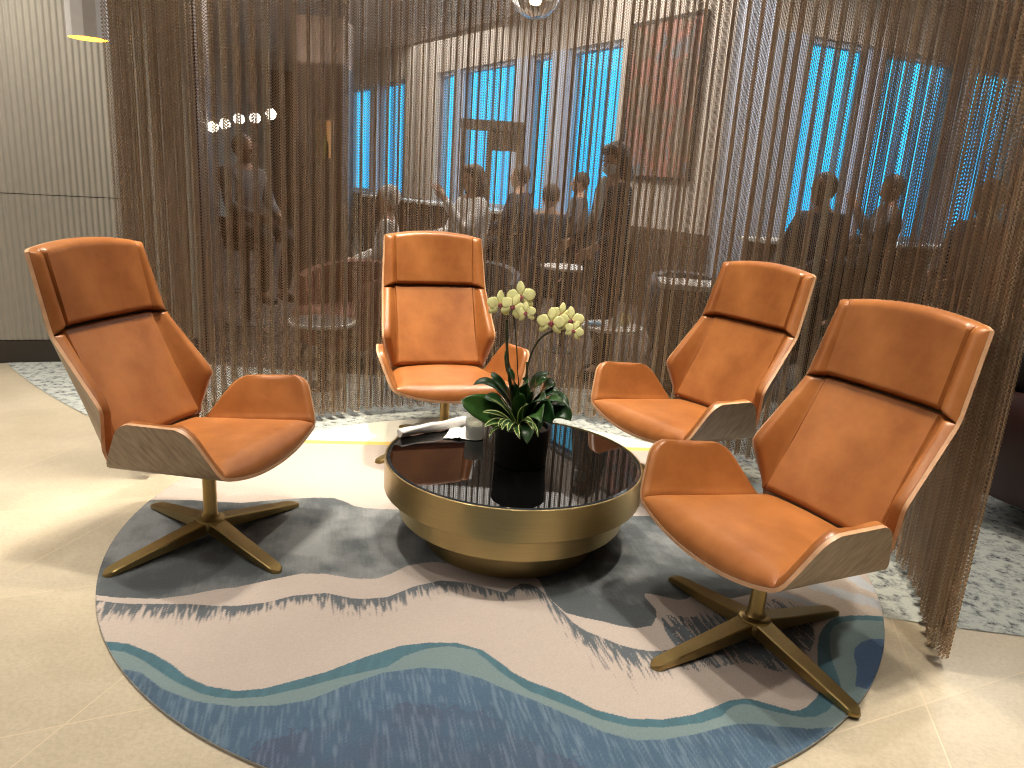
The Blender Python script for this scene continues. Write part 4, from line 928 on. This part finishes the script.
def person(x, y, rz, label, seated=0, seatz=.45, lean=.0, hair=M_bhair, top=M_coat, skinm=M_skin, longhair=0, mask=False, headturn=0, nod=0, armpose='lap', scale=1.0, blouse=None):
    """faces local +x; body is one skinned surface; hair, top and trousers are children"""
    r = empty('person', (x, y, 0), rz); r.scale = (scale,) * 3
    hip = np.array([0, 0, (seatz + .09) if seated else .93]); sh = hip + np.array([lean, 0, .50]); nk = sh + np.array([lean * .15, 0, .07]); hd = nk + np.array([.015 + lean * .1, 0, .115])
    V, Ed, Rr = [], [], []
    def add(p, rr, par=None):
        V.append(np.array(p, float)); Rr.append(rr)
        if par is not None: Ed.append((par, len(V) - 1))
        return len(V) - 1
    h = add(hip, .125); w1 = add((hip + sh) / 2, .115, h); c1 = add(sh - np.array([0, 0, .08]), .135, w1); nb2 = add(nk - np.array([0, 0, .01]), .052, c1); n3 = add(nk + np.array([.0, 0, .05]), .05, nb2)
    arms = []
    for s in (1, -1):
        S0 = add(sh + np.array([0, .17 * s, -.02]), .055, c1)
        if armpose == 'lap': el, wr = sh + np.array([.08, .23 * s, -.28]), sh + np.array([.30, .12 * s, -.36])
        elif armpose == 'raise': el, wr = (sh + np.array([.20, .20 * s, -.24]), sh + np.array([.32, .06 * s, .02])) if s > 0 else (sh + np.array([.10, .23 * s, -.28]), sh + np.array([.33, .10 * s, -.30]))
        elif armpose == 'hold': el, wr = (sh + np.array([.02, .24 * s, -.29]), sh + np.array([.22, .22 * s, -.42]))
        else: el, wr = sh + np.array([-.02, .23 * s, -.29]), sh + np.array([.04, .24 * s, -.54])
        e = add(el, .040, S0); w = add(wr, .028, e); dr = (wr - el) / np.linalg.norm(wr - el); pm = add(wr + dr * .055, (.036, .020), w); arms.append((sh + np.array([0, .17 * s, -.02]), el, wr, s, dr))
        side = np.cross(dr, [0, s, 0]); side = side / (np.linalg.norm(side) + 1e-9)
        for k, ln in enumerate((.070, .080, .075, .060)):
            b = wr + dr * .085 + side * (k - 1.5) * .019; f1 = add(b, .0095, pm); f2 = add(b + dr * ln * .55 + np.array([0, -s * .008, -.006]), .0085, f1); add(b + dr * ln * .95 + np.array([0, -s * .024, -.016]), .007, f2)
        tb1 = add(wr + dr * .045 - side * .036, .0105, pm); add(wr + dr * .085 - side * .052, .009, tb1)
    legs = []
    for s in (1, -1):
        hj = hip + np.array([0, .09 * s, -.02])
        if seated: kn = hip + np.array([.44, .12 * s, -.02]); an = np.array([kn[0] - (.02 if seatz < .6 else .10), kn[1], .09 if seatz < .6 else .33])
        else: kn = hip + np.array([.02, .10 * s, -.45]); an = np.array([-.02 + (.08 * s), .11 * s, .09])
        a = add(hj, .085, h); b = add(kn, .058, a); c = add(an, .040, b); add(an + np.array([.13, .01 * s, -.055]), (.035, .028), c); legs.append((hj, kn, an))
    skin('body', V, Ed, Rr, skinm, r)
    Rz = Matrix.Rotation(headturn, 3, 'Z') @ Matrix.Rotation(nod, 3, 'Y'); H = Vector(hd)
    def hb(nm, m, parts, par=r):
        bm = bmesh.new()
        for c, s in parts: ell(bm, H + Rz @ Vector(c), s, Rz)
        return bm_obj(nm, bm, m, par, auto=180)
    head = hb('head', skinm, [((0, 0, .01), (.092, .074, .112)), ((.030, 0, -.045), (.060, .055, .062)), ((.096, 0, -.010), (.017, .012, .022)), ((.004, .075, -.005), (.018, .010, .028)), ((.004, -.075, -.005), (.018, .010, .028)), ((.085, 0, -.052), (.012, .024, .007))])
    hb('eyes', M_coat, [((.084, .030, .015), (.009, .013, .007)), ((.084, -.030, .015), (.009, .013, .007))], head)
    hp = [((-.022, 0, .035), (.098, .088, .105))]
    if longhair: hp += [((-.045, 0, -.03), (.078, .092, .13)), ((-.03, .072, -.06), (.06, .034, .12)), ((-.03, -.072, -.06), (.06, .034, .12)), ((.03, 0, .085), (.07, .075, .045))]
    hb('hair', hair, hp, head)
    if mask: hb('face_mask', M_mask, [((.052, 0, -.042), (.058, .066, .050))], head)
    # garment
    V2, E2, R2_ = [], [], []
    def ad(p, rr, par=None):
        V2.append(np.array(p, float)); R2_.append(rr)
        if par is not None: E2.append((par, len(V2) - 1))
        return len(V2) - 1
    a = ad(hip + np.array([0, 0, .0 if seated else -.10]), .150); b = ad((hip + sh) / 2, .140, a); c = ad(sh - np.array([0, 0, .08]), .155, b); ad(nk - np.array([.01, 0, .035]), .068, c)
    if top is M_coat and not seated: lo = ad(hip - np.array([0, 0, .35]), .17, a)
    for S0, el, wr, s, dr in arms: p = ad(S0, .074, c); q = ad(el, .055, p); ad(wr - dr * .01, .042, q)
    skin('jacket' if top is M_coat or top is M_navyc else 'shirt', V2, E2, R2_, top, r)
    V3, E3, R3_ = [hip], [], [.145]
    for hj, kn, an in legs:
        i = len(V3); V3 += [hj, kn, an]; R3_ += [.098, .072, .058]; E3 += [(0, i), (i, i + 1), (i + 1, i + 2)]
    skin('trousers', V3, E3, R3_, M_trouser, r)
    for hj, kn, an in legs:
        bm = bmesh.new(); ell(bm, Vector(an) + Vector((.06, 0, -.045)), (.13, .045, .042)); bm_obj('shoe', bm, M_dark, r, auto=180)
    if blouse: 
        bm = bmesh.new(); ell(bm, Vector(sh) + Vector((.09, 0, -.12)), (.06, .06, .20)); bm_obj('blouse', bm, blouse, r, auto=180)
    tag(r, label, 'person', 'people beyond the chain curtain'); return r
def stool(x, y, label, z=.78):
    r = empty('bar_stool', (x, y, 0)); tag(r, label, 'bar stool', 'bar stools beyond the curtain')
    lathe('seat', [(0, z - .05), (.17, z - .05), (.19, z - .03), (.185, z - .005), (.16, z), (0, z)], M_blk, r, 28); lathe('pedestal', [(0, z - .05), (.03, z - .052), (.025, .03), (.2, .012), (.2, .004), (0, .004)], M_dark, r, 28)
    tor = []; 
    tube('footrest', [(.15 * math.cos(a), .15 * math.sin(a), .3) for a in np.linspace(0, 2 * PI, 21)], .009, M_dark, r, 6); return r
p = at(617, 165, 5.5); person(p[0], p[1], math.radians(200), 'woman standing in dark jacket and white face mask, holding her hand forward', longhair=1, mask=True, headturn=.25, armpose='hold', blouse=M_blouse, nod=.25, scale=1.0)
def sit(px, py, dep, rz, label, st, **k):
    p = at(px, py, dep); top_ = k.pop('zoff', 0); sz = max(.42, p[2] - (.09 + .50 + .07 + .115) + top_)
    person(p[0], p[1], rz, label, seated=1, seatz=sz, **k)
    if sz > .6: stool(p[0], p[1], 'bar stool under the ' + st, sz - .03)
sit(474, 180, 6.6, math.radians(215), 'seated woman with dark hair in a white shirt, before the portal frame', 'woman in white shirt', top=M_blouse, longhair=1, armpose='raise')
sit(521, 178, 8.0, math.radians(160), 'seated person in dark clothes just right of the woman in white', 'person right of the woman in white', top=M_navyc, armpose='lap')
sit(581, 184, 9.0, math.radians(190), 'small distant seated person in grey before the window, left of standing woman', 'distant person in grey', top=M_greyc, armpose='lap')
sit(551, 198, 7.3, math.radians(80), 'seated person in dark clothes with lowered head, by the window', 'person with lowered head', top=M_navyc, armpose='lap', nod=.3)
sit(836, 192, 5.6, math.radians(215), 'left silhouette of two seated people before the right windows, leaning forward', 'left silhouette at the right windows', top=M_navyc, skinm=M_skin2, armpose='lap', lean=.12)
sit(888, 190, 6.9, math.radians(175), 'seated person in dark top with bowed head before the right windows', 'bowed person at the right windows', top=M_greyc, skinm=M_skin2, armpose='raise', lean=-.04, nod=.3)
sit(990, 200, 5.2, math.radians(200), 'seated person in dark clothes at the far right behind the curtain', 'person at the far right', top=M_navyc, skinm=M_skin2, armpose='lap')
sit(388, 228, 6.6, math.radians(190), 'white-haired person seated left of the back chair, pale top', 'white-haired person', top=M_blouse, hair=M_whair, armpose='lap')
sit(243, 150, 6.6, math.radians(-30), 'person with dark hair at the left behind the curtain, below the globe lamps', 'person below the globe lamps', top=M_greyc, skinm=M_skin2, armpose='lap')

# ------------------------------------------------------------------ lights
def spot(name, loc, tgt, power, size=50, blend=.6, col=(1, .86, .68), rad=.05):
    l = bpy.data.lights.new(name, 'SPOT'); l.energy = power; l.spot_size = math.radians(size); l.spot_blend = blend; l.color = col; l.shadow_soft_size = rad
    o = link(bpy.data.objects.new(name, l)); o.location = loc; o.rotation_euler = (Vector(tgt) - Vector(loc)).to_track_quat('-Z', 'Y').to_euler(); return o
def area(name, loc, tgt, power, sx, sy, col=(1, .93, .84)):
    l = bpy.data.lights.new(name, 'AREA'); l.shape = 'RECTANGLE'; l.size = sx; l.size_y = sy; l.energy = power; l.color = col
    o = link(bpy.data.objects.new(name, l)); o.location = loc; o.rotation_euler = (Vector(tgt) - Vector(loc)).to_track_quat('-Z', 'Y').to_euler(); return o
WARM = (1, .92, .79)
area('ceiling_panel_light', (0, .2, 3.7), (0, .8, 0), 5, 3.5, 2.0)
area('ceiling_panel_light', (-4, 1.5, 3.7), (-4, 1.6, 0), 45, 2.0, 3.0)
area('ceiling_panel_light', (3.5, 7, 3.7), (3.5, 7.1, 0), 110, 4, 3)
area('ceiling_panel_light', (-.5, 8.5, 3.7), (-.5, 8.6, 0), 115, 4, 4)
area('ceiling_panel_light', (-2.5, 13, 3.7), (-2.5, 13.1, 0), 120, 4, 5)
area('added_ceiling_fill', (-3.2, 9.2, 2.7), (-3.2, 9.3, 5), 70, 2.5, 2.5)  # added pair of upward fills brightening the far ceiling, no real fitting
area('added_ceiling_fill', (-.2, 7.8, 2.9), (-.2, 7.9, 5), 45, 2.5, 1.5)
for (x, y, px_, py_, P_, sz) in ((-.35, 3.55, -.25, 4.1, 620, 48), (.65, 3.3, .75, 3.9, 480, 46), (-1.5, 3.2, -1.4, 3.7, 380, 46), (-1.3, 2.7, -1.15, 2.5, 260, 52), (1.1, 2.2, 1.0, 2.2, 300, 52),
        (0, 2.2, 0, 2.4, 190, 60), (-.2, .9, -.2, 1.3, 140, 70), (-2.8, 3.4, -2.7, 3.3, 330, 60), (-2.6, 1.8, -2.5, 1.9, 230, 65), (-3.0, 4.2, -3.2, 5.0, 380, 66), (2.1, 2.6, 2.0, 2.3, 220, 60), (1.5, 1.2, 1.5, 1.4, 200, 65)):
    spot('downlight', (x, y, 3.72), (px_, py_, 0), P_ * .58, sz, .8, WARM, .06)
for a_ in (166, 148, 128, 96, 62, 30, 2, -20):
    ca_, sa_ = math.cos(math.radians(a_)), math.sin(math.radians(a_))
    spot('curtain_downlight', (RC[0] + 1.36 * ca_, RC[1] + 1.36 * sa_, 3.74), (RC[0] + 1.66 * ca_, RC[1] + 1.66 * sa_, .5), (150 if a_ > 120 else 100), 50, .9, (1, .86, .66), .04)
# daylight outside the glazing
w = bpy.data.worlds.new('sky'); sc.world = w; w.use_nodes = True; nt = w.node_tree; bg = nt.nodes['Background']
tc = N(nt, 'ShaderNodeTexCoord'); sp_ = N(nt, 'ShaderNodeSeparateXYZ'); nt.links.new(tc.outputs['Generated'], sp_.inputs[0])
r = N(nt, 'ShaderNodeValToRGB'); e = r.color_ramp.elements; e[0].position = -0.0; e[0].color = (.03, .42, .80, 1); e[1].position = .45; e[1].color = (.07, .66, .90, 1)
nt.links.new(sp_.outputs['Z'], r.inputs[0]); nt.links.new(r.outputs[0], bg.inputs['Color']); bg.inputs['Strength'].default_value = 1.75

sc.view_settings.view_transform = 'Standard'; sc.view_settings.look = 'None'; sc.view_settings.exposure = 0.75; sc.view_settings.gamma = 1.0; sc.view_settings.use_curve_mapping = False
sc.cycles.use_denoising = True; sc.cycles.denoiser = 'OPENIMAGEDENOISE'; sc.cycles.denoising_prefilter = 'NONE'; sc.cycles.denoising_input_passes = 'RGB_ALBEDO_NORMAL'; sc.cycles.filter_width = 1.1; sc.cycles.max_bounces = 8; sc.cycles.transparent_max_bounces = 12; sc.cycles.caustics_reflective = False; sc.cycles.caustics_refractive = False; sc.cycles.sample_clamp_indirect = 6
